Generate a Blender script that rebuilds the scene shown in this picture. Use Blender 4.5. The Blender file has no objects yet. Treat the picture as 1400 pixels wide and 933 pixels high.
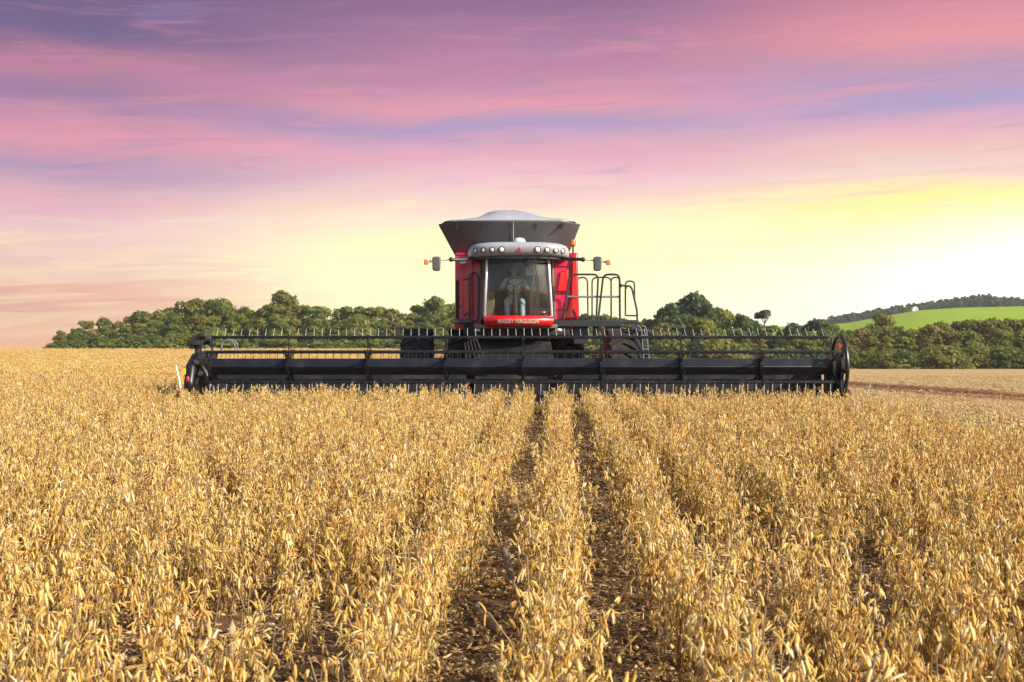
import bpy, math, random
import numpy as np
from mathutils import Vector, Matrix

sc = bpy.context.scene
COL = sc.collection
R = math.radians
random.seed(7)
rng = np.random.default_rng(11)

# ------------------------------------------------------------------ camera
F = 1750.0            # focal length in photo pixels (1400 wide)
H = 1.4               # eye height
cam_d = bpy.data.cameras.new('Camera')
cam = bpy.data.objects.new('Camera', cam_d)
COL.objects.link(cam)
cam.location = (0, 0, H)
cam.rotation_euler = (R(90), 0, 0)
cam_d.sensor_width = 36.0
cam_d.lens = 45.0
cam_d.clip_end = 8000
cam_d.dof.use_dof = True
cam_d.dof.focus_distance = 19.0
cam_d.dof.aperture_fstop = 9.0
sc.camera = cam

# ------------------------------------------------------------------ colour management
sc.view_settings.view_transform = 'Standard'
sc.view_settings.look = 'None'
sc.view_settings.exposure = 0.42
sc.view_settings.gamma = 1.0
sc.view_settings.use_curve_mapping = False
sc.render.engine = 'CYCLES'
sc.cycles.use_denoising = True
sc.cycles.max_bounces = 6
sc.cycles.transparent_max_bounces = 10

# ------------------------------------------------------------------ sun
SUN_EL, SUN_AZ = 30.0, 120.0       # azimuth clockwise from +Y (the view direction)
sd = Vector((math.sin(R(SUN_AZ)) * math.cos(R(SUN_EL)), math.cos(R(SUN_AZ)) * math.cos(R(SUN_EL)), math.sin(R(SUN_EL))))
sun_d = bpy.data.lights.new('Sun', 'SUN')
sun_d.energy = 5.0
sun_d.angle = R(0.6)
sun_d.color = (1.0, 0.91, 0.76)
sun = bpy.data.objects.new('Sun', sun_d)
COL.objects.link(sun)
sun.rotation_euler = (-sd).to_track_quat('-Z', 'Y').to_euler()
sun.location = (30, -10, 40)

def lin(c):
    r = []
    for v in c:
        v = v / 255.0
        r.append(v / 12.92 if v <= 0.04045 else ((v + 0.055) / 1.055) ** 2.4)
    return (r[0], r[1], r[2], 1.0)

# ------------------------------------------------------------------ node helpers
class NT:
    def __init__(self, tree):
        self.t = tree
    def node(self, kind, **kw):
        n = self.t.nodes.new(kind)
        for k, v in kw.items():
            setattr(n, k, v)
        return n
    def link(self, a, b):
        self.t.links.new(a, b)
    def put(self, sock, v):
        if hasattr(v, 'is_output'):
            self.t.links.new(v, sock)
        else:
            sock.default_value = v
    def m(self, op, a, b=0.0, c=None, clamp=False):
        n = self.node('ShaderNodeMath', operation=op, use_clamp=clamp)
        self.put(n.inputs[0], a)
        self.put(n.inputs[1], b)
        if c is not None:
            self.put(n.inputs[2], c)
        return n.outputs[0]
    def smooth(self, v, a, b):
        n = self.node('ShaderNodeMapRange', interpolation_type='SMOOTHSTEP')
        self.put(n.inputs['Value'], v)
        n.inputs['From Min'].default_value = a
        n.inputs['From Max'].default_value = b
        return n.outputs[0]
    def xyz(self, x, y, z):
        n = self.node('ShaderNodeCombineXYZ')
        self.put(n.inputs[0], x); self.put(n.inputs[1], y); self.put(n.inputs[2], z)
        return n.outputs[0]
    def noise(self, vec, scale=1.0, detail=3.0, rough=0.5, dist=0.0):
        n = self.node('ShaderNodeTexNoise')
        if vec is not None:
            self.put(n.inputs['Vector'], vec)
        n.inputs['Scale'].default_value = scale
        n.inputs['Detail'].default_value = detail
        n.inputs['Roughness'].default_value = rough
        n.inputs['Distortion'].default_value = dist
        return n.outputs[0]
    def ramp(self, fac, stops):
        n = self.node('ShaderNodeValToRGB')
        self.put(n.inputs[0], fac)
        cr = n.color_ramp
        while len(cr.elements) < len(stops):
            cr.elements.new(0.5)
        for e, (p, c) in zip(cr.elements, sorted(stops, key=lambda s: s[0])):
            e.position = p
            e.color = c
        return n.outputs[0]
    def mix(self, fac, a, b, blend='MIX'):
        n = self.node('ShaderNodeMix', data_type='RGBA', blend_type=blend)
        self.put(n.inputs[0], fac)
        self.put(n.inputs[6], a)
        self.put(n.inputs[7], b)
        return n.outputs[2]

# ------------------------------------------------------------------ world
world = bpy.data.worlds.new('World')
sc.world = world
world.use_nodes = True
wt = NT(world.node_tree)
world.node_tree.nodes.clear()
wout = wt.node('ShaderNodeOutputWorld')
nish = wt.node('ShaderNodeTexSky', sky_type='NISHITA')
nish.sun_disc = False
nish.sun_elevation = R(SUN_EL)
nish.sun_rotation = R(SUN_AZ)
nish.air_density = 1.0
nish.dust_density = 1.5
tc = wt.node('ShaderNodeTexCoord')
sx = wt.node('ShaderNodeSeparateXYZ')
wt.link(tc.outputs['Generated'], sx.inputs[0])
dx, dy, dz = sx.outputs
az = wt.m('ARCTAN2', dx, dy)
U = wt.m('MULTIPLY', az, 17.5)                       # hundreds of photo pixels across
E = wt.m('MULTIPLY', wt.m('ARCSINE', dz), 17.9)      # hundreds of photo pixels above the horizon
# wind-drawn warp of the cloud sheets
tilt = wt.m('MULTIPLY', U, 0.05)
Et = wt.m('SUBTRACT', E, tilt)
w1 = wt.noise(wt.xyz(wt.m('MULTIPLY', U, 0.22), wt.m('MULTIPLY', Et, 0.9), 3.1), 1.0, 4.0, 0.55)
w2 = wt.noise(wt.xyz(wt.m('MULTIPLY', U, 0.45), wt.m('MULTIPLY', Et, 3.2), 8.7), 1.0, 5.0, 0.6, 0.6)
warp = wt.m('ADD', wt.m('MULTIPLY', wt.m('SUBTRACT', w1, 0.5), 0.75), wt.m('MULTIPLY', wt.m('SUBTRACT', w2, 0.5), 0.42))
damp = wt.smooth(E, -0.3, 1.3)
Ew = wt.m('ADD', E, wt.m('MULTIPLY', warp, damp))
fac = wt.m('DIVIDE', Ew, 10.0, clamp=True)
def st(lst, top):
    s = [((467 - py) / 1000.0, lin(c)) for py, c in lst]
    s.append((0.75, lin(top)))
    return s
left = st([(467, (240, 172, 118)), (430, (243, 188, 142)), (400, (232, 164, 142)), (375, (238, 200, 184)), (325, (238, 194, 192)),
           (285, (226, 170, 184)), (243, (178, 148, 182)), (212, (226, 146, 168)), (175, (196, 136, 168)), (150, (160, 122, 162)), (112, (190, 122, 152)),
           (70, (112, 96, 140)), (10, (106, 92, 136))], (98, 92, 140))
mid = st([(467, (255, 250, 200)), (420, (255, 255, 190)), (360, (255, 253, 178)), (325, (255, 246, 182)), (290, (249, 226, 192)),
          (245, (240, 188, 196)), (205, (226, 166, 192)), (172, (172, 154, 196)), (145, (228, 150, 172)), (110, (198, 136, 168)),
          (65, (178, 120, 156)), (10, (148, 104, 146))], (110, 96, 140))
right = st([(467, (255, 254, 236)), (420, (255, 255, 222)), (350, (255, 254, 200)), (310, (255, 248, 172)), (284, (255, 241, 140)), (252, (243, 212, 198)),
            (205, (241, 190, 186)), (170, (226, 170, 192)), (142, (176, 158, 202)), (105, (196, 148, 178)), (72, (232, 144, 154)),
            (38, (216, 134, 154)), (5, (196, 124, 150))], (120, 98, 140))
uu = wt.m('ADD', U, wt.m('MULTIPLY', wt.m('SUBTRACT', w1, 0.5), 2.4))
c = wt.mix(wt.smooth(uu, -6.0, -0.6), wt.ramp(fac, left), wt.ramp(fac, mid))
c = wt.mix(wt.smooth(uu, 0.6, 5.6), c, wt.ramp(fac, right))
# fine pink and lavender streaks drawn out along the wind
s1 = wt.noise(wt.xyz(wt.m('MULTIPLY', U, 0.32), wt.m('MULTIPLY', Et, 4.4), 21.0), 1.0, 6.0, 0.62, 0.8)
s2 = wt.noise(wt.xyz(wt.m('MULTIPLY', U, 0.5), wt.m('MULTIPLY', Et, 5.5), 37.0), 1.0, 6.0, 0.62, 1.0)
hi = wt.m('MULTIPLY', wt.smooth(E, 1.2, 2.4), 0.42)
c = wt.mix(wt.m('MULTIPLY', wt.smooth(s1, 0.52, 0.74), hi), c, lin((238, 150, 168)))
c = wt.mix(wt.m('MULTIPLY', wt.smooth(s2, 0.54, 0.76), hi), c, lin((150, 128, 178)))
lo = wt.m('MULTIPLY', wt.m('MULTIPLY', wt.smooth(E, 0.1, 0.5), wt.smooth(E, 2.2, 1.2)), 0.5)
c = wt.mix(wt.m('MULTIPLY', wt.smooth(s1, 0.5, 0.72), lo), c, lin((255, 246, 168)))
lw = wt.m('MULTIPLY', wt.m('MULTIPLY', wt.smooth(E, -0.1, 0.25), wt.smooth(E, 1.7, 0.9)), wt.m('MULTIPLY', wt.smooth(U, -2.2, -5.0), 0.75))
c = wt.mix(wt.m('MULTIPLY', wt.smooth(s2, 0.46, 0.68), lw), c, lin((226, 148, 124)))
c = wt.mix(wt.m('MULTIPLY', wt.smooth(s2, 0.50, 0.34), lw), c, lin((247, 206, 158)))
ly = wt.m('MULTIPLY', wt.m('MULTIPLY', wt.smooth(E, 0.5, 1.0), wt.smooth(E, 2.3, 1.6)), 0.55)
c = wt.mix(wt.m('MULTIPLY', wt.smooth(s2, 0.50, 0.70), ly), c, lin((248, 222, 204)))
# low sun-side brightening of the sky
gl = wt.m('MULTIPLY', wt.smooth(wt.m('SQRT', wt.m('ADD', wt.m('POWER', wt.m('SUBTRACT', U, 7.0), 2.0), wt.m('POWER', wt.m('MULTIPLY', wt.m('SUBTRACT', E, 0.45), 2.1), 2.0))), 3.6, 0.0), 0.95)
c = wt.mix(gl, c, (1.35, 1.28, 1.02, 1))
# thin bright layer low over the horizon, and the sky's own level against the exposure
hs = wt.node('ShaderNodeHueSaturation')
hs.inputs['Saturation'].default_value = 0.92
wt.link(c, hs.inputs['Color'])
c = hs.outputs[0]
lowb = wt.m('ADD', wt.m('MULTIPLY', wt.smooth(E, 2.9, 0.4), wt.m('ADD', wt.m('MULTIPLY', wt.smooth(U, -6.5, -1.5), 0.16), 0.08)), 0.765)
ls = wt.node('ShaderNodeVectorMath', operation='SCALE')
wt.link(c, ls.inputs[0]); wt.link(lowb, ls.inputs['Scale'])
c = ls.outputs[0]
# ordinary daylight sky overhead and behind
nsc = wt.node('ShaderNodeVectorMath', operation='SCALE')
wt.link(nish.outputs[0], nsc.inputs[0])
nsc.inputs['Scale'].default_value = 0.13
front = wt.m('MULTIPLY', wt.smooth(wt.m('ABSOLUTE', az), 1.7, 0.9), wt.smooth(E, 12.0, 5.5))
c = wt.mix(front, nsc.outputs[0], c)
bg = wt.node('ShaderNodeBackground')
wt.link(c, bg.inputs[0])
bg.inputs[1].default_value = 1.0
wt.link(bg.outputs[0], wout.inputs[0])

# ------------------------------------------------------------------ materials
MATS = {}
def mat(name, col, rough=0.5, metal=0.0, var=0.12, vscale=6.0, bump=0.0, bscale=40.0, coat=0.0, dust=None, spec=0.5):
    m = bpy.data.materials.new(name)
    m.use_nodes = True
    t = NT(m.node_tree)
    b = m.node_tree.nodes['Principled BSDF']
    co = t.node('ShaderNodeTexCoord').outputs['Object']
    n = t.noise(co, vscale, 5.0, 0.6)
    c0 = tuple(max(0, v * (1 - var)) for v in col) + (1,)
    c1 = tuple(min(1, v * (1 + var)) for v in col) + (1,)
    cc = t.mix(n, c0, c1)
    if dust:
        d = t.smooth(t.noise(co, 2.3, 6.0, 0.68), 0.45, 0.8)
        cc = t.mix(t.m('MULTIPLY', d, dust[3]), cc, dust[:3] + (1,))
    t.link(cc, b.inputs['Base Color'])
    rn = t.m('ADD', t.m('MULTIPLY', t.noise(co, vscale * 2.5, 4.0, 0.6), 0.16), rough - 0.08)
    t.link(rn, b.inputs['Roughness'])
    b.inputs['Metallic'].default_value = metal
    b.inputs['Coat Weight'].default_value = coat
    b.inputs['Coat Roughness'].default_value = 0.12
    b.inputs['Specular IOR Level'].default_value = spec
    if bump > 0:
        bn = t.node('ShaderNodeBump')
        bn.inputs['Strength'].default_value = bump
        bn.inputs['Distance'].default_value = 0.02
        t.link(t.noise(co, bscale, 4.0, 0.6), bn.inputs['Height'])
        t.link(bn.outputs[0], b.inputs['Normal'])
    MATS[name] = m
    return m

DUST = (0.40, 0.29, 0.18)
mat('red_paint', (0.72, 0.006, 0.012), 0.28, 0, 0.10, 3, coat=0.5, dust=DUST + (0.10,))
mat('sky_tinted_red', (0.76, 0.008, 0.085), 0.3, 0, 0.12, 2, coat=0.4, dust=DUST + (0.12,))  # the red paint with the sky's pink reflection put into its colour
mat('black_paint', (0.007, 0.007, 0.010), 0.38, 0, 0.25, 5, dust=DUST + (0.10,))
mat('black_matt', (0.010, 0.010, 0.011), 0.62, 0, 0.3, 5, dust=DUST + (0.14,))
mat('tube_paint', (0.010, 0.011, 0.018), 0.34, 0.0, 0.25, 3, dust=DUST + (0.08,))
mat('dark_sheet', (0.020, 0.021, 0.026), 0.45, 0.0, 0.3, 4, dust=DUST + (0.22,))
mat('tank_grey', (0.092, 0.088, 0.092), 0.5, 0, 0.15, 2, dust=DUST + (0.10,))
mat('roof_grey', (0.35, 0.355, 0.38), 0.38, 0, 0.06, 3, coat=0.2, dust=DUST + (0.08,))
mat('roof_under', (0.05, 0.05, 0.052), 0.6)
mat('white_plastic', (0.72, 0.72, 0.70), 0.35, 0, 0.05)
mat('silver_trim', (0.62, 0.64, 0.66), 0.3, 0.2, 0.06)
mat('steel', (0.66, 0.65, 0.62), 0.34, 0.35, 0.12, 20)
mat('rail_paint', (0.030, 0.032, 0.036), 0.42, 0, 0.2)
mat('grey_rail', (0.20, 0.21, 0.22), 0.45, 0, 0.2)
mat('rubber', (0.016, 0.015, 0.014), 0.8, 0, 0.3, 4, bump=0.3, dust=(0.26, 0.16, 0.09, 0.30))
mat('rim_paint', (0.40, 0.02, 0.02), 0.45, 0, 0.2, dust=DUST + (0.4,))
mat('lamp_lens', (0.80, 0.80, 0.76), 0.12, 0, 0.05, coat=1.0)
mat('lamp_bowl', (0.02, 0.02, 0.02), 0.4)
mat('orange_lens', (0.80, 0.16, 0.02), 0.25, 0, 0.08, coat=0.6)
mat('red_lens', (0.55, 0.01, 0.03), 0.25, 0, 0.08, coat=0.6)
mat('yellow_sticker', (0.80, 0.55, 0.02), 0.5, 0, 0.05)
mat('letter_white', (0.52, 0.42, 0.31), 0.4, 0, 0.06)
mat('cover_canvas', (0.34, 0.34, 0.39), 0.6, 0, 0.16, 5, bump=0.35, bscale=18)
mat('seat_fabric', (0.035, 0.036, 0.04), 0.85)
mat('cab_trim', (0.20, 0.17, 0.13), 0.75, 0, 0.25)
mat('cab_screen', (0.26, 0.44, 0.43), 0.3, 0, 0.2)
mat('skin', (0.55, 0.31, 0.20), 0.55, 0, 0.08)
mat('shirt_cloth', (0.66, 0.67, 0.66), 0.85, 0, 0.12, 14, bump=0.3)
mat('jeans_cloth', (0.30, 0.42, 0.52), 0.85, 0, 0.2, 16, bump=0.3)
mat('hair', (0.02, 0.014, 0.010), 0.7)
mat('shoe', (0.10, 0.06, 0.04), 0.6)
mat('eye', (0.03, 0.02, 0.02), 0.3)
mat('stake_white', (0.78, 0.76, 0.70), 0.45, 0, 0.06)
mat('bark', (0.10, 0.075, 0.055), 0.9, 0, 0.3, 3, bump=0.6, bscale=8)
mat('house_white', (0.80, 0.79, 0.76), 0.7)
mat('house_roof', (0.34, 0.13, 0.08), 0.8)
mat('pane_dark', (0.03, 0.035, 0.04), 0.15)
mat('husk', (0.46, 0.32, 0.17), 0.75, 0, 0.35, 9, bump=0.4)
mat('husk_grey', (0.21, 0.145, 0.09), 0.8, 0, 0.4, 9, bump=0.4)
mat('husk_pale', (0.70, 0.55, 0.34), 0.7, 0, 0.2, 9, bump=0.3)
mat('mirror_glass', (0.75, 0.78, 0.8), 0.06, 1.0, 0.03)

def glass(name, tint, dens, gloss=0.06):
    m = bpy.data.materials.new(name)
    m.use_nodes = True
    nt = m.node_tree
    nt.nodes.clear()
    t = NT(nt)
    out = t.node('ShaderNodeOutputMaterial')
    tr = t.node('ShaderNodeBsdfTransparent')
    co = t.node('ShaderNodeTexCoord').outputs['Object']
    grime_sheen = t.noise(co, 3.0, 5.0, 0.65)
    tr.inputs[0].default_value = tint
    gl = t.node('ShaderNodeBsdfGlossy')
    gl.inputs['Roughness'].default_value = 0.04
    gl.inputs['Color'].default_value = (0.9, 0.9, 0.9, 1)
    df = t.node('ShaderNodeBsdfDiffuse')
    df.inputs['Color'].default_value = (0.46, 0.43, 0.36, 1)  # film of grime, its pale tone also standing in for reflected brightness
    fr = t.node('ShaderNodeFresnel')
    fr.inputs['IOR'].default_value = 1.45
    mx = t.node('ShaderNodeMixShader')
    t.link(t.m('MULTIPLY', fr.outputs[0], 0.75, clamp=True), mx.inputs[0])
    t.link(tr.outputs[0], mx.inputs[1]); t.link(gl.outputs[0], mx.inputs[2])
    m2 = t.node('ShaderNodeMixShader')
    t.link(t.m('MULTIPLY', grime_sheen, dens), m2.inputs[0])
    t.link(mx.outputs[0], m2.inputs[1]); t.link(df.outputs[0], m2.inputs[2])
    t.link(m2.outputs[0], out.inputs[0])
    MATS[name] = m
    return m
glass('cab_glass', (0.93, 0.95, 0.91, 1), 0.06)
glass('side_glass', (0.42, 0.40, 0.44, 1), 0.16)

def plant_mat(name, stops, trans=0.25, rough=0.6):
    """dry or green leaf matter: colour varies from one piece to the next (attribute 'pc') and from plant to plant"""
    m = bpy.data.materials.new(name)
    m.use_nodes = True
    nt = m.node_tree
    nt.nodes.clear()
    t = NT(nt)
    out = t.node('ShaderNodeOutputMaterial')
    at = t.node('ShaderNodeAttribute', attribute_name='pc')
    oi = t.node('ShaderNodeObjectInfo')
    f = t.m('ADD', t.m('MULTIPLY', at.outputs['Fac'], 0.78), t.m('MULTIPLY', oi.outputs['Random'], 0.22))
    cc = t.ramp(f, stops)
    pb = t.node('ShaderNodeBsdfPrincipled')
    t.link(cc, pb.inputs['Base Color'])
    pb.inputs['Roughness'].default_value = rough
    pb.inputs['Specular IOR Level'].default_value = 0.35
    tl = t.node('ShaderNodeBsdfTranslucent')
    t.link(cc, tl.inputs[0])
    mx = t.node('ShaderNodeMixShader')
    mx.inputs[0].default_value = trans
    t.link(pb.outputs[0], mx.inputs[1]); t.link(tl.outputs[0], mx.inputs[2])
    t.link(mx.outputs[0], out.inputs[0])
    MATS[name] = m
    return m
plant_mat('pod', [(0.0, (0.30, 0.125, 0.03, 1)), (0.18, (0.60, 0.32, 0.07, 1)), (0.45, (0.85, 0.575, 0.15, 1)), (0.72, (0.92, 0.71, 0.27, 1)), (1.0, (0.97, 0.90, 0.66, 1))], 0.36, 0.36)
plant_mat('stem', [(0.0, (0.20, 0.12, 0.06, 1)), (1.0, (0.44, 0.30, 0.15, 1))], 0.05)
plant_mat('straw', [(0.0, (0.16, 0.085, 0.038, 1)), (0.3, (0.36, 0.21, 0.085, 1)), (0.7, (0.58, 0.38, 0.16, 1)), (1.0, (0.80, 0.62, 0.34, 1))], 0.1)
plant_mat('stubble', [(0.0, (0.30, 0.18, 0.085, 1)), (0.35, (0.56, 0.385, 0.165, 1)), (1.0, (0.80, 0.60, 0.30, 1))], 0.1)
plant_mat('leaf_green', [(0.0, (0.070, 0.100, 0.020, 1)), (0.5, (0.15, 0.19, 0.032, 1)), (1.0, (0.28, 0.30, 0.048, 1))], 0.5)
plant_mat('leaf_olive', [(0.0, (0.100, 0.108, 0.020, 1)), (0.5, (0.22, 0.22, 0.036, 1)), (1.0, (0.37, 0.34, 0.052, 1))], 0.5)
plant_mat('leaf_gold', [(0.0, (0.09, 0.078, 0.015, 1)), (0.5, (0.20, 0.16, 0.028, 1)), (1.0, (0.32, 0.25, 0.045, 1))], 0.35)
plant_mat('leaf_dark', [(0.0, (0.036, 0.062, 0.022, 1)), (0.5, (0.080, 0.120, 0.036, 1)), (1.0, (0.16, 0.195, 0.052, 1))], 0.45)

# ------------------------------------------------------------------ mesh helpers
class MB:
    def __init__(self):
        self.v = []
        self.f = []
    def add(self, vs, fs):
        o = len(self.v)
        self.v.extend(tuple(p) for p in vs)
        self.f.extend(tuple(i + o for i in f) for f in fs)
        return self
    def box(self, c, s, rot=None):
        hx, hy, hz = s[0] / 2, s[1] / 2, s[2] / 2
        vs = [Vector((x, y, z)) for x in (-hx, hx) for y in (-hy, hy) for z in (-hz, hz)]
        if rot is not None:
            vs = [rot @ p for p in vs]
        c = Vector(c)
        return self.add([p + c for p in vs], [(0, 1, 3, 2), (4, 6, 7, 5), (0, 4, 5, 1), (2, 3, 7, 6), (0, 2, 6, 4), (1, 5, 7, 3)])
    def bar(self, a, b, w, h, up=(0, 0, 1)):
        a, b = Vector(a), Vector(b)
        d = (b - a).normalized()
        u = Vector(up)
        if abs(d.dot(u)) > 0.98:
            u = Vector((1, 0, 0))
        s = d.cross(u).normalized()
        u = s.cross(d).normalized()
        vs = []
        for p in (a, b):
            for i, j in ((-1, -1), (1, -1), (1, 1), (-1, 1)):
                vs.append(p + s * (i * w / 2) + u * (j * h / 2))
        return self.add(vs, [(3, 2, 1, 0), (4, 5, 6, 7), (0, 1, 5, 4), (1, 2, 6, 5), (2, 3, 7, 6), (3, 0, 4, 7)])
    def tube(self, pts, r, n=8, closed=False, cap=True):
        pts = [Vector(p) for p in pts]
        N = len(pts)
        rs = r if isinstance(r, (list, tuple)) else [r] * N
        rings = []
        up = None
        for i, p in enumerate(pts):
            if closed:
                d = (pts[(i + 1) % N] - pts[i - 1]).normalized()
            else:
                d = (pts[min(i + 1, N - 1)] - pts[max(i - 1, 0)]).normalized()
            if up is None:
                up = d.orthogonal().normalized()
            up = (up - d * up.dot(d))
            if up.length < 1e-5:
                up = d.orthogonal()
            up.normalize()
            s = d.cross(up)
            rings.append([p + (up * math.cos(2 * math.pi * k / n) + s * math.sin(2 * math.pi * k / n)) * rs[i] for k in range(n)])
        vs = [q for rg in rings for q in rg]
        fs = []
        for i in range(N if closed else N - 1):
            j = (i + 1) % N
            for k in range(n):
                l = (k + 1) % n
                fs.append((i * n + k, j * n + k, j * n + l, i * n + l)[::-1])
        if cap and not closed:
            fs.append(tuple(range(n)))
            fs.append(tuple((N - 1) * n + k for k in range(n))[::-1])
        return self.add(vs, fs)
    def cyl(self, a, b, r, n=16, r2=None):
        return self.tube([a, b], [r, r if r2 is None else r2], n)
    def lathe(self, prof, c, axis='X', n=32):
        vs, fs = [], []
        for rad, h in prof:
            for k in range(n):
                a = 2 * math.pi * k / n
                p, q = rad * math.cos(a), rad * math.sin(a)
                v = {'X': (h, p, q), 'Y': (p, h, q), 'Z': (p, q, h)}[axis]
                vs.append((v[0] + c[0], v[1] + c[1], v[2] + c[2]))
        for i in range(len(prof) - 1):
            for k in range(n):
                l = (k + 1) % n
                fs.append((i * n + k, i * n + l, (i + 1) * n + l, (i + 1) * n + k))
        return self.add(vs, fs)
    def prism(self, poly, axis, a, b):
        """poly: 2-D points; axis X -> (y,z), Y -> (x,z), Z -> (x,y)"""
        def p3(p, h):
            return {'X': (h, p[0], p[1]), 'Y': (p[0], h, p[1]), 'Z': (p[0], p[1], h)}[axis]
        n = len(poly)
        vs = [p3(p, a) for p in poly] + [p3(p, b) for p in poly]
        fs = [tuple(range(n))[::-1], tuple(range(n, 2 * n))]
        for k in range(n):
            l = (k + 1) % n
            fs.append((k, l, n + l, n + k))
        return self.add(vs, fs)
    def ball(self, c, r, n=14, m=9, zcut=-1.0):
        rx, ry, rz = r if isinstance(r, (tuple, list)) else (r, r, r)
        vs, fs = [], []
        for i in range(m + 1):
            th = -math.pi / 2 + math.pi * i / m
            z = max(math.sin(th), zcut)
            for k in range(n):
                a = 2 * math.pi * k / n
                vs.append((c[0] + rx * math.cos(th) * math.cos(a), c[1] + ry * math.cos(th) * math.sin(a), c[2] + rz * z))
        for i in range(m):
            for k in range(n):
                l = (k + 1) % n
                fs.append((i * n + k, i * n + l, (i + 1) * n + l, (i + 1) * n + k))
        return self.add(vs, fs)
    def mesh(self, name, material, smooth=35):
        me = bpy.data.meshes.new(name)
        me.from_pydata([tuple(p) for p in self.v], [], self.f)
        me.validate()
        import bmesh
        bm = bmesh.new(); bm.from_mesh(me)
        bmesh.ops.recalc_face_normals(bm, faces=bm.faces)
        bm.to_mesh(me); bm.free()
        me.materials.append(MATS[material] if isinstance(material, str) else material)
        if smooth:
            me.polygons.foreach_set('use_smooth', [True] * len(me.polygons))
            me.set_sharp_from_angle(angle=R(smooth))
        return me
    def build(self, name, material, parent=None, bevel=0.0, smooth=35):
        o = bpy.data.objects.new(name, self.mesh(name, material, smooth))
        COL.objects.link(o)
        if parent is not None:
            put_under(o, parent)
        if bevel > 0:
            bv = o.modifiers.new('bevel', 'BEVEL')
            bv.width = bevel; bv.segments = 2; bv.limit_method = 'ANGLE'; bv.angle_limit = R(40)
        return o

WORLD = {}
def put_under(o, parent):
    """keep world-space vertices: undo the thing's own placement"""
    o.parent = parent
    w = parent
    mat_ = Matrix.Identity(4)
    base = WORLD.get(parent.name)
    if base is not None:
        o.matrix_parent_inverse = Matrix.Translation(-base)

def tag(o, label=None, cat=None, group=None, kind=None):
    if label: o['label'] = label
    if cat: o['category'] = cat
    if group: o['group'] = group
    if kind: o['kind'] = kind
    return o
def empty(name, loc):
    o = bpy.data.objects.new(name, None)
    COL.objects.link(o)
    o.location = loc
    o.empty_display_size = 0.2
    WORLD[o.name] = Vector(loc)
    return o
def P(px, py, d):
    """photo pixel seen at depth d (metres)"""
    return Vector(((px - 700) * d / F, d, H - (py - 467) * d / F))
def linked(name, me, parent=None):
    o = bpy.data.objects.new(name, me)
    COL.objects.link(o)
    if parent is not None:
        o.parent = parent
    return o
def np_mesh(name, verts, faces4, mats, midx=None, pc=None, smooth=True):
    me = bpy.data.meshes.new(name)
    me.from_pydata(verts.tolist() if hasattr(verts, 'tolist') else verts, [], faces4.tolist() if hasattr(faces4, 'tolist') else faces4)
    for m in mats:
        me.materials.append(MATS[m])
    if midx is not None:
        me.polygons.foreach_set('material_index', np.asarray(midx, dtype=np.int32))
    if pc is not None:
        a = me.attributes.new('pc', 'FLOAT', 'FACE')
        a.data.foreach_set('value', np.asarray(pc, dtype=np.float32))
    if smooth:
        me.polygons.foreach_set('use_smooth', [True] * len(me.polygons))
    me.update()
    return me

# ------------------------------------------------------------------ terrain
def sstep(a, b, x):
    t = np.clip((x - a) / (b - a), 0, 1)
    return t * t * (3 - 2 * t)
def ground_z(x, y):
    x = np.asarray(x, float); y = np.asarray(y, float)
    ys = np.maximum(y, 1.0)
    t = sstep(-0.12, 0.24, x / ys) * sstep(12, 38, ys)
    zl = np.where(y > 150, -(y - 150) * 0.011, 0.0)
    zr = np.where(y > 18, -(np.minimum(y, 230) - 18) * 0.0162, 0.0) - np.maximum(y - 230, 0) * 0.004
    z = zl * (1 - t) + zr * t
    near = np.exp(-((y) / 40.0) ** 2)
    z = z + (0.015 * np.sin(x * 1.7 + 0.3 * y) + 0.012 * np.sin(y * 0.9 - x * 0.6)) * near
    return z
def gz(x, y):
    return float(ground_z(x, y))

def axis(vals):
    return np.array(sorted(set(vals)))
gx = axis(list(np.arange(-20, 20.01, 0.5)) + list(np.arange(-100, 101, 4.0)) + list(np.arange(-400, 401, 25.0)) + [-1600, -1200, -800, 800, 1200, 1600])
gy = axis(list(np.arange(-6, 34.01, 0.5)) + list(np.arange(34, 260, 4.0)) + list(np.arange(260, 600, 30.0)) + [-400, -150, -60, -20, 800, 1100, 1400, 1700])
X, Y = np.meshgrid(gx, gy)
Z = ground_z(X, Y)
vv = np.stack([X.ravel(), Y.ravel(), Z.ravel()], 1)
nx_, ny_ = len(gx), len(gy)
ii = np.arange(nx_ * ny_).reshape(ny_, nx_)
ff = np.stack([ii[:-1, :-1].ravel(), ii[:-1, 1:].ravel(), ii[1:, 1:].ravel(), ii[1:, :-1].ravel()], 1)

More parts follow.
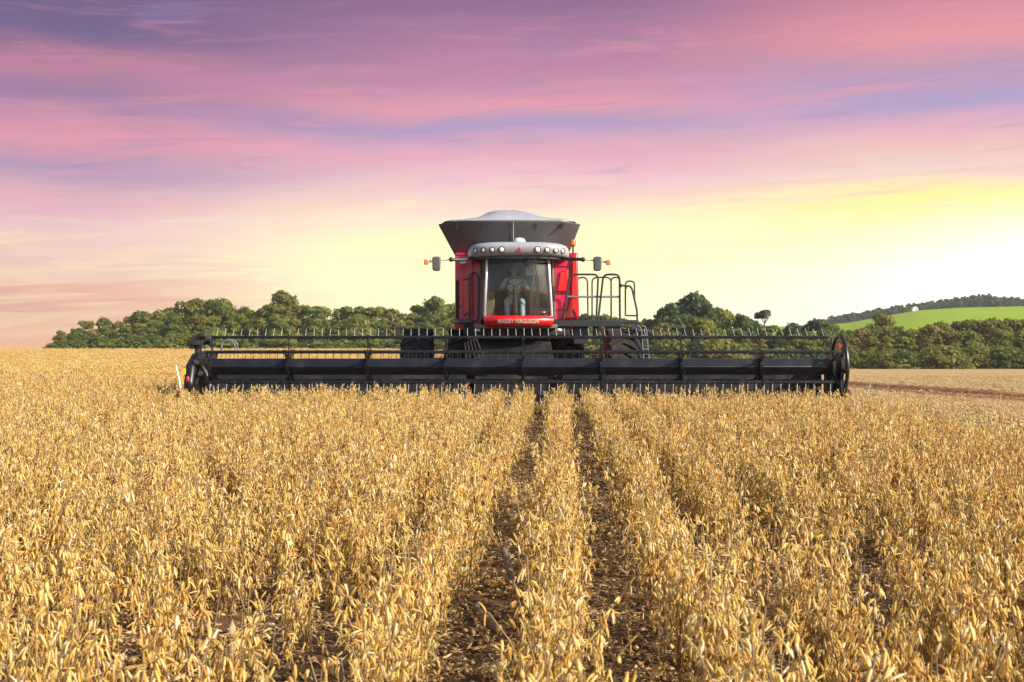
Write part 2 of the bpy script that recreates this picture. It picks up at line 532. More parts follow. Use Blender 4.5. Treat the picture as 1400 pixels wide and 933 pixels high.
def ground_material():
    m = bpy.data.materials.new('field_soil')
    m.use_nodes = True
    t = NT(m.node_tree)
    b = m.node_tree.nodes['Principled BSDF']
    co = t.node('ShaderNodeTexCoord').outputs['Object']
    sp = t.node('ShaderNodeSeparateXYZ'); t.link(co, sp.inputs[0])
    x, y = sp.outputs[0], sp.outputs[1]
    n1 = t.noise(co, 1.6, 8.0, 0.65)
    n2 = t.noise(co, 14.0, 6.0, 0.7)
    n3 = t.noise(co, 60.0, 4.0, 0.7)
    soil = t.mix(n1, (0.12, 0.060, 0.032, 1), (0.26, 0.145, 0.078, 1))
    soil = t.mix(t.m('MULTIPLY', t.smooth(n2, 0.5, 0.7), 0.55), soil, (0.25, 0.155, 0.075, 1))
    soil = t.mix(t.m('MULTIPLY', t.smooth(n3, 0.55, 0.72), 0.5), soil, (0.36, 0.24, 0.12, 1))
    # straw left lying where the crop has been cut: right of the standing strip, and behind the header
    nb = t.m('MULTIPLY', t.m('SUBTRACT', t.noise(co, 0.9, 4.0, 0.6), 0.5), 1.6)
    xr = t.m('ADD', t.m('SUBTRACT', x, t.m('MULTIPLY', y, 0.038)), nb)
    cut = t.smooth(xr, 4.5, 5.4)
    behind = t.m('MULTIPLY', t.smooth(t.m('ADD', y, nb), 24.8, 25.6), t.smooth(t.m('ADD', x, nb), -6.6, -5.8))
    far = t.smooth(y, 130.0, 160.0)
    cut = t.m('MAXIMUM', t.m('MAXIMUM', cut, behind), far)
    n4 = t.noise(t.xyz(t.m('MULTIPLY', x, 1.0), t.m('MULTIPLY', y, 0.12), 0.0), 0.35, 6.0, 0.65)
    straw = t.mix(n1, (0.44, 0.275, 0.105, 1), (0.64, 0.44, 0.19, 1))
    straw = t.mix(t.m('MULTIPLY', t.smooth(n2, 0.52, 0.72), 0.6), straw, (0.24, 0.145, 0.075, 1))
    straw = t.mix(t.m('MULTIPLY', t.smooth(n3, 0.5, 0.7), 0.6), straw, (0.62, 0.45, 0.25, 1))
    straw = t.mix(t.m('MULTIPLY', t.smooth(n4, 0.45, 0.75), 0.35), straw, (0.30, 0.165, 0.085, 1))
    rows_ = t.m('SINE', t.m('MULTIPLY', t.m('SUBTRACT', x, t.m('MULTIPLY', y, 0.038)), 5.2))
    straw = t.mix(t.m('MULTIPLY', t.smooth(rows_, 0.1, 0.95), 0.35), straw, (0.30, 0.175, 0.09, 1))
    t.link(t.mix(cut, soil, straw), b.inputs['Base Color'])
    b.inputs['Roughness'].default_value = 0.9
    b.inputs['Specular IOR Level'].default_value = 0.15
    bn = t.node('ShaderNodeBump')
    bn.inputs['Strength'].default_value = 0.8
    bn.inputs['Distance'].default_value = 0.05
    t.link(t.m('ADD', n2, t.m('MULTIPLY', n3, 0.5)), bn.inputs['Height'])
    t.link(bn.outputs[0], b.inputs['Normal'])
    MATS['field_soil'] = m
ground_material()
g = linked('ground', np_mesh('ground', vv, ff, ['field_soil']))
tag(g, kind='structure')

def soil_material():
    mat('red_soil', (0.30, 0.115, 0.034), 0.9, 0, 0.4, 2.5, bump=1.0, bscale=9)
soil_material()
# freshly turned red bank running beside the stubble
cs = [(-1.0, 0.0), (-0.75, 0.05), (-0.5, 0.10), (-0.25, 0.07), (0.0, 0.0), (0.3, 0.02), (0.6, 0.13), (0.85, 0.17), (1.15, 0.07), (1.4, 0.0)]
ysb = np.arange(16, 120, 0.22)
vb, fb = [], []
for i, yb in enumerate(ysb):
    xc = 13.1 + 0.036 * (yb - 20) + 0.25 * math.sin(yb * 0.05)
    for j, (ox, oz) in enumerate(cs):
        k = (rng.random() - 0.5)
        x_ = xc + ox + k * 0.08
        vb.append((x_, yb, gz(x_, yb) + oz * 1.3 * (0.85 + 0.3 * rng.random()) + (-0.02 if oz == 0 else 0.0)))
nj = len(cs)
for i in range(len(ysb) - 1):
    for j in range(nj - 1):
        fb.append((i * nj + j, i * nj + j + 1, (i + 1) * nj + j + 1, (i + 1) * nj + j))
o = linked('dirt_bank', np_mesh('dirt_bank', vb, fb, ['red_soil'], smooth=False))
tag(o, kind='structure')

# far green hill
def interp(px, tab):
    return float(np.interp(px, [a for a, _ in tab], [b for _, b in tab]))
LOW = [(900, 478), (1000, 462), (1060, 449), (1100, 446), (1154, 443), (1220, 431), (1256, 425), (1310, 421.5), (1400, 419.5), (1800, 414)]
pxs = np.arange(880, 1801, 12.0)
Ds = [260, 330, 400, 470, 540, 610, 680, 740, 800, 840, 880, 940, 1050, 1250, 1600]
def hill_z(px, D):
    z8 = H - (interp(px, LOW) - 467) * 800 / F
    z0 = -6.0
    t = min(max((D - 300) / 500.0, 0), 1)
    t = t * t * (3 - 2 * t) * 0.35 + t * 0.65
    z = z0 + (z8 - z0) * t
    if D > 800:
        z += min(D - 800, 120) * 0.018 - max(D - 950, 0) * 0.03
    return z
vh = [((px - 700) / F * D, D, hill_z(px, D)) for D in Ds for px in pxs]
n = len(pxs)
fh = [(i * n + j, i * n + j + 1, (i + 1) * n + j + 1, (i + 1) * n + j) for i in range(len(Ds) - 1) for j in range(n - 1)]
mat('pasture', (0.27, 0.38, 0.004), 0.9, 0, 0.25, 0.03)
pt = NT(MATS['pasture'].node_tree)
pb_ = MATS['pasture'].node_tree.nodes['Principled BSDF']
src = pb_.inputs['Base Color'].links[0].from_socket
pco = pt.node('ShaderNodeTexCoord').outputs['Object']
psx = pt.node('ShaderNodeSeparateXYZ'); pt.link(pco, psx.inputs[0])
pn1 = pt.noise(pt.xyz(pt.m('MULTIPLY', psx.outputs[0], 0.012), pt.m('MULTIPLY', psx.outputs[1], 0.05), 0.0), 1.0, 6.0, 0.65)
pn2 = pt.noise(pco, 0.25, 5.0, 0.7)
pc_ = pt.mix(pt.m('MULTIPLY', pt.smooth(pn1, 0.42, 0.72), 0.5), src, (0.17, 0.29, 0.012, 1))
pc_ = pt.mix(pt.m('MULTIPLY', pt.smooth(pn2, 0.5, 0.75), 0.45), pc_, (0.36, 0.42, 0.03, 1))
pt.link(pc_, pb_.inputs['Base Color'])
pb_.inputs['Specular IOR Level'].default_value = 0.1
o = linked('hill', np_mesh('hill', vh, fh, ['pasture']))
tag(o, kind='structure')

# ------------------------------------------------------------------ trees
def crown_mesh(name, seed, rx, ry, rz, nb, nl, leaf, shape='dome', mats=('leaf_green',)):
    r = np.random.default_rng(seed)
    V, Fc, pc = [], [], []
    blobs = []
    for i in range(nb):
        a = r.random() * 2 * np.pi
        h = r.random()
        if shape == 'dome':
            rad = math.sqrt(max(0, 1 - (h * 1.0) ** 2)) * (0.45 + 0.55 * r.random())
        else:
            rad = (0.35 + 0.65 * math.sin(math.pi * (0.12 + 0.8 * h))) * (0.4 + 0.6 * r.random())
        c = np.array([math.cos(a) * rad * rx, math.sin(a) * rad * ry, (h - 0.0) * rz])
        blobs.append((c, (0.22 + 0.2 * r.random()) * rx, r.random()))
    for c, br, tone in blobs:
        k = int(nl * (0.6 + 0.8 * r.random()))
        d = r.normal(size=(k, 3)); d /= np.linalg.norm(d, axis=1)[:, None]
        d[:, 2] = np.where(d[:, 2] < -0.3, -d[:, 2] * 0.6, d[:, 2])
        pos = c + d * br * (0.72 + 0.4 * r.random((k, 1))) * np.array([1, 1, 0.8])
        nrm = d + r.normal(size=(k, 3)) * 0.38
        nrm /= np.linalg.norm(nrm, axis=1)[:, None]
        tmp = r.normal(size=(k, 3))
        u = np.cross(nrm, tmp); u /= np.linalg.norm(u, axis=1)[:, None]
        w = np.cross(nrm, u)
        s = leaf * (0.5 + 0.9 * r.random((k, 1)))
        s2 = s * (0.55 + 0.4 * r.random((k, 1)))
        o0 = len(V)
        q = np.stack([pos - u * s, pos + w * s2 * 0.9, pos + u * s, pos - w * s2], 1).reshape(-1, 3)
        base = sum(len(x) for x in V)
        V.append(q)
        Fc.append(np.arange(k * 4).reshape(-1, 4) + base)
        pc.append(np.clip(tone * 0.55 + r.random(k) * 0.45, 0, 1))
    return np_mesh(name, np.concatenate(V), np.concatenate(Fc), list(mats), None, np.concatenate(pc), smooth=False)

def trunk_mesh(name, seed, h, r0, limbs=5, spread=2.0, top=3.5):
    rr = random.Random(seed)
    mb = MB()
    pts = [Vector((0, 0, -0.4))]
    for i in range(1, 6):
        pts.append(Vector((rr.uniform(-0.12, 0.12) * i * 0.5, rr.uniform(-0.12, 0.12) * i * 0.5, h * i / 5)))
    mb.tube(pts, [r0 * (1.15 - 0.13 * i) for i in range(6)], 8)
    for k in range(limbs):
        a = 2 * math.pi * k / limbs + rr.uniform(-0.4, 0.4)
        b = pts[3 + (k % 3)]
        e = b + Vector((math.cos(a) * spread * rr.uniform(0.6, 1), math.sin(a) * spread * rr.uniform(0.6, 1), top * rr.uniform(0.5, 1)))
        mid_ = b.lerp(e, 0.5) + Vector((0, 0, -0.2))
        mb.tube([b, mid_, e], [r0 * 0.45, r0 * 0.3, r0 * 0.1], 6)
    return mb.mesh(name, 'bark')

# unit trees: about 8 m tall, crown from 2 m up
CROWNS = {
    'dome': [crown_mesh('crown', s, 3.0, 3.0, 5.2, 46, 75, 0.26, 'dome') for s in (1, 2, 3)],
    'full': [crown_mesh('crown', s, 2.7, 2.7, 6.6, 52, 75, 0.26, 'oval') for s in (4, 5, 6)],
    'bush': [crown_mesh('crown', s, 3.2, 3.0, 3.4, 36, 75, 0.25, 'dome') for s in (7, 8)],
}
TRUNKS = {
    'dome': trunk_mesh('trunk', 1, 4.2, 0.24, 6, 2.0, 2.6),
    'full': trunk_mesh('trunk', 2, 4.4, 0.20, 6, 1.6, 3.0),
    'bush': trunk_mesh('trunk', 3, 2.0, 0.14, 6, 2.0, 1.6),
}
CTOP = {m.name: float(np.percentile([v.co.z for v in m.vertices], 99.3)) for l_ in CROWNS.values() for m in l_}
CBASE = {'dome': (2.4, 8.2), 'full': (1.0, 8.2), 'bush': (-0.5, 4.2)}     # crown base, nominal height
def tree(name, px, py_top, D, kind, leafm, label, group, base=None, wide=1.0, lean=0.0):
    x = (px - 700) / F * D
    z0 = gz(x, D) if base is None else base
    ztop = H - (py_top - 467) * D / F
    hgt = max(2.0, ztop - z0)
    cme = random.choice(CROWNS[kind])
    cb, nom = CBASE[kind][0], CBASE[kind][0] + CTOP[cme.name]
    s = hgt / nom
    ro = bpy.data.objects.new(name, None)
    COL.objects.link(ro)
    ro.location = (x, D, z0)
    ro.rotation_euler = (0, lean, random.uniform(0, 6.28) if lean == 0 else 0)
    w = s * wide
    ro.scale = (w, w, s)
    tag(ro, label, 'tree', group)
    t = linked('trunk', TRUNKS[kind], ro)
    cr = linked('crown', cme, ro)
    cr.location = (0, 0, cb)
    cr.material_slots[0].link = 'OBJECT'
    cr.material_slots[0].material = MATS[leafm]
    return ro

GL, GR = 'trees of the wood on the left', 'trees of the wood on the right'
LTOP = [(58, 470), (75, 457), (100, 448), (115, 440), (130, 435), (150, 440), (165, 441), (190, 432), (203, 424), (240, 420), (255, 416), (275, 413), (300, 410),
        (320, 415), (345, 421), (362, 419), (405, 419), (420, 417), (440, 421), (455, 425), (472, 421), (490, 419), (520, 423), (545, 425), (560, 425), (578, 418), (612, 419), (640, 424),
        (680, 426), (720, 425), (760, 428), (800, 430), (830, 432)]
kinds = ['dome', 'full', 'full', 'dome']
lm = ['leaf_olive', 'leaf_green', 'leaf_olive', 'leaf_green', 'leaf_olive']
LAB = {'leaf_olive': 'olive green broadleaf tree in the wood behind the left field',
       'leaf_green': 'deep green broadleaf tree in the wood behind the left field',
       'leaf_gold': 'yellowish broadleaf tree in the wood behind the left field'}
for i, px in enumerate(np.arange(84, 840, 19.0)):
    p = px + random.uniform(-5, 5)
    m_ = lm[i % 5]
    tree('broadleaf_tree', p, interp(p, LTOP) + random.uniform(-2, 5), 285 + random.uniform(-8, 12), kinds[i % 4], m_, LAB[m_], GL, wide=random.uniform(0.85, 1.15))
for i, px in enumerate(np.arange(80, 840, 23.0)):
    p = px + random.uniform(-6, 6)
    m_ = ['leaf_olive', 'leaf_green', 'leaf_gold', 'leaf_olive', 'leaf_green', 'leaf_olive'][i % 6]
    top = interp(p, LTOP)
    tree('broadleaf_tree', p, top + (478 - top) * random.uniform(0.22, 0.42), 268 + random.uniform(-5, 5), kinds[(i + 1) % 4], m_, LAB[m_], GL, wide=random.uniform(0.95, 1.3))
for i, px in enumerate(np.arange(76, 830, 27.0)):
    p = px + random.uniform(-6, 6)
    top = interp(p, LTOP)
    tree('bushy_tree', p, top + (478 - top) * random.uniform(0.55, 0.7), 255 + random.uniform(-4, 4), 'bush', 'leaf_green' if i % 3 else 'leaf_olive',
         'low bushy tree along the foot of the left wood', GL, wide=random.uniform(1.3, 1.7))
tree('broadleaf_tree', 385, 401, 275, 'dome', 'leaf_olive', 'tall round-headed tree standing highest above the left wood', GL, wide=0.95)
tree('broadleaf_tree', 594, 408, 288, 'dome', 'leaf_green', 'dark rounded tree rising above the wood just left of the red machine', GL, wide=0.8)

RTOP = [(840, 434), (870, 440), (900, 432), (925, 420), (965, 415), (985, 424), (1005, 434), (1030, 438), (1060, 446), (1075, 449), (1100, 437), (1120, 435), (1140, 446), (1160, 452), (1185, 448),
        (1230, 448), (1260, 447), (1285, 443), (1305, 439), (1350, 438), (1400, 437), (1500, 436)]
LABR = {'leaf_olive': 'olive broadleaf tree in the wood beyond the right-hand stubble', 'leaf_green': 'green broadleaf tree in the wood beyond the right-hand stubble',
        'leaf_gold': 'golden green broadleaf tree in the wood beyond the right-hand stubble', 'leaf_dark': 'dark green broadleaf tree in the wood beyond the right-hand stubble'}
for i, px in enumerate(np.arange(848, 1500, 22.0)):
    p = px + random.uniform(-5, 5)
    m_ = (['leaf_dark', 'leaf_green', 'leaf_olive', 'leaf_dark'] if p < 1140 else ['leaf_olive', 'leaf_green', 'leaf_olive', 'leaf_gold'] if p < 1290 else ['leaf_olive', 'leaf_gold'] * 2)[i % 4]  # rightward share of gold and olive puts the warm hazy glow into leaf colour
    tree('broadleaf_tree', p, interp(p, RTOP) + random.uniform(0, 4), 222 + random.uniform(-6, 8), kinds[i % 4], m_, LABR[m_], GR, wide=random.uniform(0.95, 1.2))
for i, px in enumerate(np.arange(850, 1500, 26.0)):
    p = px + random.uniform(-6, 6)
    top = interp(p, RTOP)
    m_ = ['leaf_olive', 'leaf_green', 'leaf_gold', 'leaf_dark' if p < 1150 else 'leaf_olive', 'leaf_olive'][i % 5]
    tree('broadleaf_tree', p, top + (505 - top) * random.uniform(0.18, 0.42), 210 + random.uniform(-4, 4), kinds[(i + 1) % 4], m_, LABR[m_], GR, wide=random.uniform(1.0, 1.35))
for i, px in enumerate(np.arange(860, 1500, 25.0)):
    p = px + random.uniform(-7, 7)
    top = interp(p, RTOP)
    tree('bushy_tree', p, top + (505 - top) * random.uniform(0.5, 0.68), 199 + random.uniform(-3, 3), 'bush', ['leaf_green', 'leaf_dark' if p < 1150 else 'leaf_olive', 'leaf_olive'][i % 3],
         'low bushy tree at the foot of the right wood by the stubble', GR, wide=random.uniform(1.25, 1.6))
tree('broadleaf_tree', 950, 404, 218, 'dome', 'leaf_dark', 'tall dark tree with a spreading crown, highest just right of the ladder', GR, wide=0.95)
tree('broadleaf_tree', 915, 418, 216, 'dome', 'leaf_dark', 'dark crown leaning against the left side of the tallest right-hand tree', GR, wide=0.8)
tree('broadleaf_tree', 1205, 431, 232, 'dome', 'leaf_olive', 'round olive tree standing up in front of the bright green hillside', GR, wide=0.85)
tree('broadleaf_tree', 1015, 432, 214, 'full', 'leaf_dark', 'slim dark tree between the tallest right-hand tree and the bare-trunked one', GR, wide=0.6)
# the bare-trunked tree with a small flat crown
D_ = 228
x_ = (1046 - 700) / F * D_
ro = empty('bare_trunk_tree', (x_, D_, gz(x_, D_)))
tag(ro, 'thin bare-trunked tree with a small flat crown above the right wood', 'tree', GR)
mb = MB()
zt = H - (432 - 467) * D_ / F
mb.tube([(x_ - 0.5, D_, gz(x_, D_) - 0.3), (x_ - 0.35, D_, zt - 4), (x_ - 0.1, D_, zt - 1.5), (x_, D_, zt)], [0.2, 0.16, 0.12, 0.06], 7)
for a, b in ((1.2, 0.9), (-1.1, 0.6), (0.5, 1.2)):
    mb.tube([(x_ - 0.1, D_, zt - 1.5), (x_ + a * 0.6, D_ + 0.2, zt - 0.4), (x_ + a, D_ + 0.3, zt + b * 0.4)], [0.08, 0.06, 0.03], 6)
mb.build('trunk', 'bark', ro)
cm = crown_mesh('crown', 33, 1.75, 1.5, 1.3, 16, 60, 0.2, 'dome')
cr = linked('crown', cm)
cr.parent = ro
cr.location = Vector((x_ + 0.1, D_, zt - 0.5)) - WORLD[ro.name]
cr.material_slots[0].link = 'OBJECT'; cr.material_slots[0].material = MATS['leaf_dark']

# distant wood along the ridge: one mass of crowns
def instancer(name, pts, protos, label=None):
    """one object whose geometry nodes stand a prototype mesh on every point (x,y,z, rotz, tiltx, tilty, sx, sz, proto)"""
    pts = np.asarray(pts, dtype=np.float32)
    me = bpy.data.meshes.new(name)
    me.vertices.add(len(pts))
    me.vertices.foreach_set('co', pts[:, :3].ravel())
    a = me.attributes.new('rot', 'FLOAT_VECTOR', 'POINT'); a.data.foreach_set('vector', np.ascontiguousarray(pts[:, [4, 5, 3]]).ravel())
    s = me.attributes.new('scl', 'FLOAT_VECTOR', 'POINT'); s.data.foreach_set('vector', np.ascontiguousarray(pts[:, [6, 6, 7]]).ravel())
    k = me.attributes.new('pid', 'INT', 'POINT'); k.data.foreach_set('value', pts[:, 8].astype(np.int32))
    o = bpy.data.objects.new(name, me)
    COL.objects.link(o)
    col = bpy.data.collections.new(name + '_kinds')
    for i, pm in enumerate(protos):
        po = bpy.data.objects.new('%s_kind_%02d' % (name, i), pm)
        col.objects.link(po)
    ng = bpy.data.node_groups.new(name, 'GeometryNodeTree')
    ng.interface.new_socket('Geometry', in_out='INPUT', socket_type='NodeSocketGeometry')
    ng.interface.new_socket('Geometry', in_out='OUTPUT', socket_type='NodeSocketGeometry')
    gi = ng.nodes.new('NodeGroupInput'); go = ng.nodes.new('NodeGroupOutput')
    ci = ng.nodes.new('GeometryNodeCollectionInfo')
    ci.inputs['Collection'].default_value = col
    ci.inputs['Separate Children'].default_value = True
    ci.inputs['Reset Children'].default_value = True
    ip = ng.nodes.new('GeometryNodeInstanceOnPoints')
    ip.inputs['Pick Instance'].default_value = True
    def named(nm, dt):
        q = ng.nodes.new('GeometryNodeInputNamedAttribute'); q.data_type = dt
        q.inputs['Name'].default_value = nm
        return q.outputs['Attribute']
    L = ng.links.new
    L(gi.outputs[0], ip.inputs['Points'])
    L(ci.outputs[0], ip.inputs['Instance'])
    L(named('pid', 'INT'), ip.inputs['Instance Index'])
    e2r = ng.nodes.new('FunctionNodeEulerToRotation')
    L(named('rot', 'FLOAT_VECTOR'), e2r.inputs[0])
    L(e2r.outputs[0], ip.inputs['Rotation'])
    L(named('scl', 'FLOAT_VECTOR'), ip.inputs['Scale'])
    L(ip.outputs[0], go.inputs[0])
    md = o.modifiers.new('scatter', 'NODES')
    md.node_group = ng
    tag(o, label, None, None, 'stuff')
    return o

HTOP = [(1100, 447), (1136, 433), (1190, 424), (1250, 415), (1290, 410), (1318, 406), (1338, 402), (1356, 405), (1400, 407), (1600, 405)]
pts = []
fcr = [crown_mesh('ridge_crown', 51, 3.0, 3.0, 6.5, 34, 40, 0.42, 'oval', ('leaf_dark',)), crown_mesh('ridge_crown', 52, 3.2, 3.2, 5.8, 34, 40, 0.42, 'dome', ('leaf_dark',))]
for row, D in enumerate((812, 835, 860, 885)):
    for px in np.arange(1118, 1620, 7.5):
        p = px + rng.uniform(-3, 3)
        zb = hill_z(p, D)
        zt_ = H - (interp(p, HTOP) - 467) * D / F + rng.uniform(-1.4, 0.4)
        if row == 0:
            zt_ -= 2.0
        h_ = zt_ - zb
        if h_ < 2.0:
            continue
        pts.append(((p - 700) / F * D, D + rng.uniform(-6, 6), zb - 0.3, rng.uniform(0, 6.28), 0, 0, 1.15, h_ / 6.6, int(rng.integers(2))))
instancer('ridge_wood', pts, fcr, 'dark wood covering the far ridge above the green hillside')

# small white farm building at the wood's edge on the hill
D_ = 796
hx = (1250.5 - 700) / F * D_
hz = hill_z(1250.5, D_)
ro = empty('farm_building', (hx, D_, hz))
tag(ro, 'tiny white farm building at the edge of the ridge wood on the hill', 'building')
MB().box((hx, D_, hz + 0.2), (3.4, 3.0, 3.0)).build('wall', 'house_white', ro)
MB().prism([(hx - 2.0, hz + 1.703), (hx + 2.0, hz + 1.703), (hx, hz + 2.9)], 'Y', D_ - 1.8, D_ + 1.8).build('roof', 'house_white', ro)
MB().box((hx + 0.6, D_ - 1.52, hz + 0.4), (0.5, 0.06, 1.2)).build('door', 'pane_dark', ro)

# ------------------------------------------------------------------ soybean plants
def spindle(p, d, up, L, w, bend, n=4):
    """a pod: flattened, slightly curved spindle"""
    s = np.cross(d, up); s /= (np.linalg.norm(s) + 1e-9)
    u = np.cross(s, d)
    prof = [(0.0, 0.25), (0.16, 0.86), (0.5, 1.0), (0.84, 0.82), (1.0, 0.12)]
    V = []
    for t, r in prof:
        c = p + d * (L * t) + u * (bend * L * math.sin(math.pi * t)) 
        for k in range(n):
            a = 2 * math.pi * k / n
            V.append(c + s * math.cos(a) * w * r + u * math.sin(a) * w * 0.68 * r)
    Fc = []
    for i in range(len(prof) - 1):
        for k in range(n):
            l = (k + 1) % n
            Fc.append((i * n + k, i * n + l, (i + 1) * n + l, (i + 1) * n + k))
    return V, Fc
def stick(pts, r, n=4):
    mb = MB(); mb.tube(pts, r, n, cap=False)
    return [np.array(v) for v in mb.v], mb.f

def soy_plant(seed, hgt=0.56, npods=128, pod=0.038, wp=0.0041, sides=4, x0=0.0, y0=0.0):
    r = np.random.default_rng(seed)
    sv, sf, pv, pf, pcs, spc = [], [], [], [], [], []
    def add(store_v, store_f, V, Fc):
        o = len(store_v); store_v.extend(V); store_f.extend(tuple(i + o for i in f) for f in Fc)
    axes = []
    lean = r.normal(size=2) * 0.05
    main = [np.array([x0 + lean[0] * t * t + 0.008 * r.normal(), y0 + lean[1] * t * t + 0.008 * r.normal(), hgt * t]) for t in np.linspace(0, 1, 7)]
    axes.append((main, 1.0))
    for b in range(int(r.integers(2, 5))):
        t0 = r.uniform(0.1, 0.4)
        a = r.uniform(0, 6.28)
        s = main[int(t0 * 6)]
        L = hgt * r.uniform(0.45, 0.75)
        out = r.uniform(0.10, 0.26)
        br = [s + np.array([math.cos(a) * out * L * (1 - (1 - t) ** 2), math.sin(a) * out * L * (1 - (1 - t) ** 2), L * t]) for t in np.linspace(0, 1, 5)]
        axes.append((br, 0.6))
    for ax, wgt in axes:
        V, Fc = stick(ax, [0.0035 * wgt * (1.2 - 0.7 * i / len(ax)) for i in range(len(ax))])
        o = len(sv)
        add(sv, sf, V, Fc)
        spc += [r.random()] * len(Fc)
    tot = sum(w for _, w in axes)
    for ax, wgt in axes:
        k = int(npods * wgt / tot)
        while k > 0:
            t = min(1.0, r.beta(1.25, 1.1) * 0.97 + 0.05)
            f = t * (len(ax) - 1)
            i = min(int(f), len(ax) - 2)
            p = ax[i] * (1 - (f - i)) + ax[i + 1] * (f - i)
            a0 = r.uniform(0, 6.28)
            c = int(min(k, r.integers(2, 5)))
            for q in range(c):
                a = a0 + r.normal() * 0.7
                el = r.uniform(-1.52, -0.9) if r.random() < 0.86 else r.uniform(-0.7, 0.9)
                if t > 0.88 and r.random() < 0.5:
                    el = r.uniform(0.5, 1.4)
                d = np.array([math.cos(a) * math.cos(el), math.sin(a) * math.cos(el), math.sin(el)])
                off = np.array([math.cos(a), math.sin(a), 0]) * r.uniform(0.002, 0.016)
                V, Fc = spindle(p + off, d, np.array([0.1, 0.05, 1.0]), pod * r.uniform(0.75, 1.2), wp * r.uniform(0.85, 1.2), r.uniform(0.0, 0.09), sides)
                add(pv, pf, V, Fc)
                pcs += [min(1, max(0, r.normal() * 0.30 + 0.55))] * len(Fc)
            k -= c
    return sv, sf, spc, pv, pf, pcs

plants = [soy_plant(100 + i, hgt=0.50 + 0.012 * i, sides=5) for i in range(8)]
joined = []
stem_me, pod_me = [], []
for sv, sf, spc, pv, pf, pcs in plants:
    o = len(sv)
    joined.append(np_mesh('soybean', np.array(sv + pv), [tuple(f) for f in sf] + [tuple(i + o for i in f) for f in pf], ['stem', 'pod'],
                          [0] * len(sf) + [1] * len(pf), spc + pcs))
    stem_me.append(np_mesh('stem', np.array(sv), sf, ['stem'], None, spc))
    pod_me.append(np_mesh('pods', np.array(pv), pf, ['pod'], None, pcs))

ROWS = [-0.015, 0.57]
x = 1.10
while x < 9: ROWS.append(x); x += 0.53
x = -0.63
while x > -26: ROWS.append(x); x -= 0.52
CLEAR = [(-1.18, 5.31), (-1.66, 5.3), (-0.02, 7.8), (0.07, 9.0), (-0.12, 6.4), (-0.09, 5.4), (-0.72, 5.45), (1.5, 5.4)]   # spots where old maize stalks stand
pts = []
SK = 0.038
for rx in ROWS:
    wid = 0.062 if rx in (-0.015, 0.57) else (0.06 if rx > -1.3 and rx < 2.8 else 0.095)
    y = 2.4
    gapn = 0
    while y < 31:
        y += rng.uniform(0.025, 0.085)
        xx = rx + SK * y + rng.normal() * wid
        if abs(xx) > 0.43 * y + 2.2:
            continue
        if rx + SK * y + rng.normal() * 0.35 > 4.65 + SK * y:
            continue
        if any(abs(xx - qx * y / qy) < 0.075 and qy - 0.75 < y < qy + 0.12 for qx, qy in CLEAR):
            continue
        if y > 23.35 and xx > -6.45:
            continue
        # thin patches where the stand is poor
        pn = math.sin(xx * 2.1 + y * 0.63) + math.sin(y * 1.27 - xx * 0.9) + math.sin(0.37 * y + 1.9 * xx + 2.0)
        if pn > 1.7 and rng.random() < 0.75:
            continue
        s = float(np.clip(rng.normal(0.96, 0.12), 0.6, 1.2))
        if 22.0 < y < 23.35 and rng.random() < 0.25:
            s *= 0.8
        pts.append((xx, y, gz(xx, y), rng.uniform(0, 6.28), rng.normal() * 0.10, rng.normal() * 0.10, s * rng.uniform(0.9, 1.15), s, int(rng.integers(8))))
# stray and beaten-down plants in the two open gaps
for k in range(50):
    y = rng.uniform(4.5, 15)
    xx = rng.choice([-0.33, 0.28]) + SK * y + rng.normal() * 0.09
    s = rng.uniform(0.3, 0.62)
    pts.append((xx, y, gz(xx, y), rng.uniform(0, 6.28), rng.normal() * 0.5, rng.normal() * 0.5, s, s, int(rng.integers(8))))
# ragged plants the cutter is just reaching, leaning over the rows
for k in range(260):
    xx, y = rng.uniform(-6.2, 5.4), rng.uniform(22.3, 23.3)
    s = rng.uniform(0.6, 1.0)
    pts.append((xx, y, gz(xx, y), rng.uniform(0, 6.28), rng.normal() * 0.22, rng.normal() * 0.22, s, s, int(rng.integers(8))))
pts = np.array(pts)
infr = (np.abs(pts[:, 0]) < 0.405 * pts[:, 1]) & (pts[:, 1] > 3.35)
order = np.argsort(np.where(infr, pts[:, 1], 1e9))
near = order[:300]
mask = np.ones(len(pts), bool); mask[near] = False
instancer('soybean_crop', pts[mask], joined, 'ripe golden soybean crop standing in rows across the field')
for i in near:
    p = pts[i]
    st_ = linked('soybean_plant', stem_me[int(p[8])])
    st_.location = p[:3]
    st_.rotation_euler = (p[4], p[5], p[3])
    st_.scale = (p[6], p[6], p[7])
    tag(st_, 'dry golden soybean plant hung with ripe pods, close at the foot of the picture', 'plant', 'nearest soybean plants in the rows')
    linked('pods', pod_me[int(p[8])], st_)['kind'] = 'stuff'

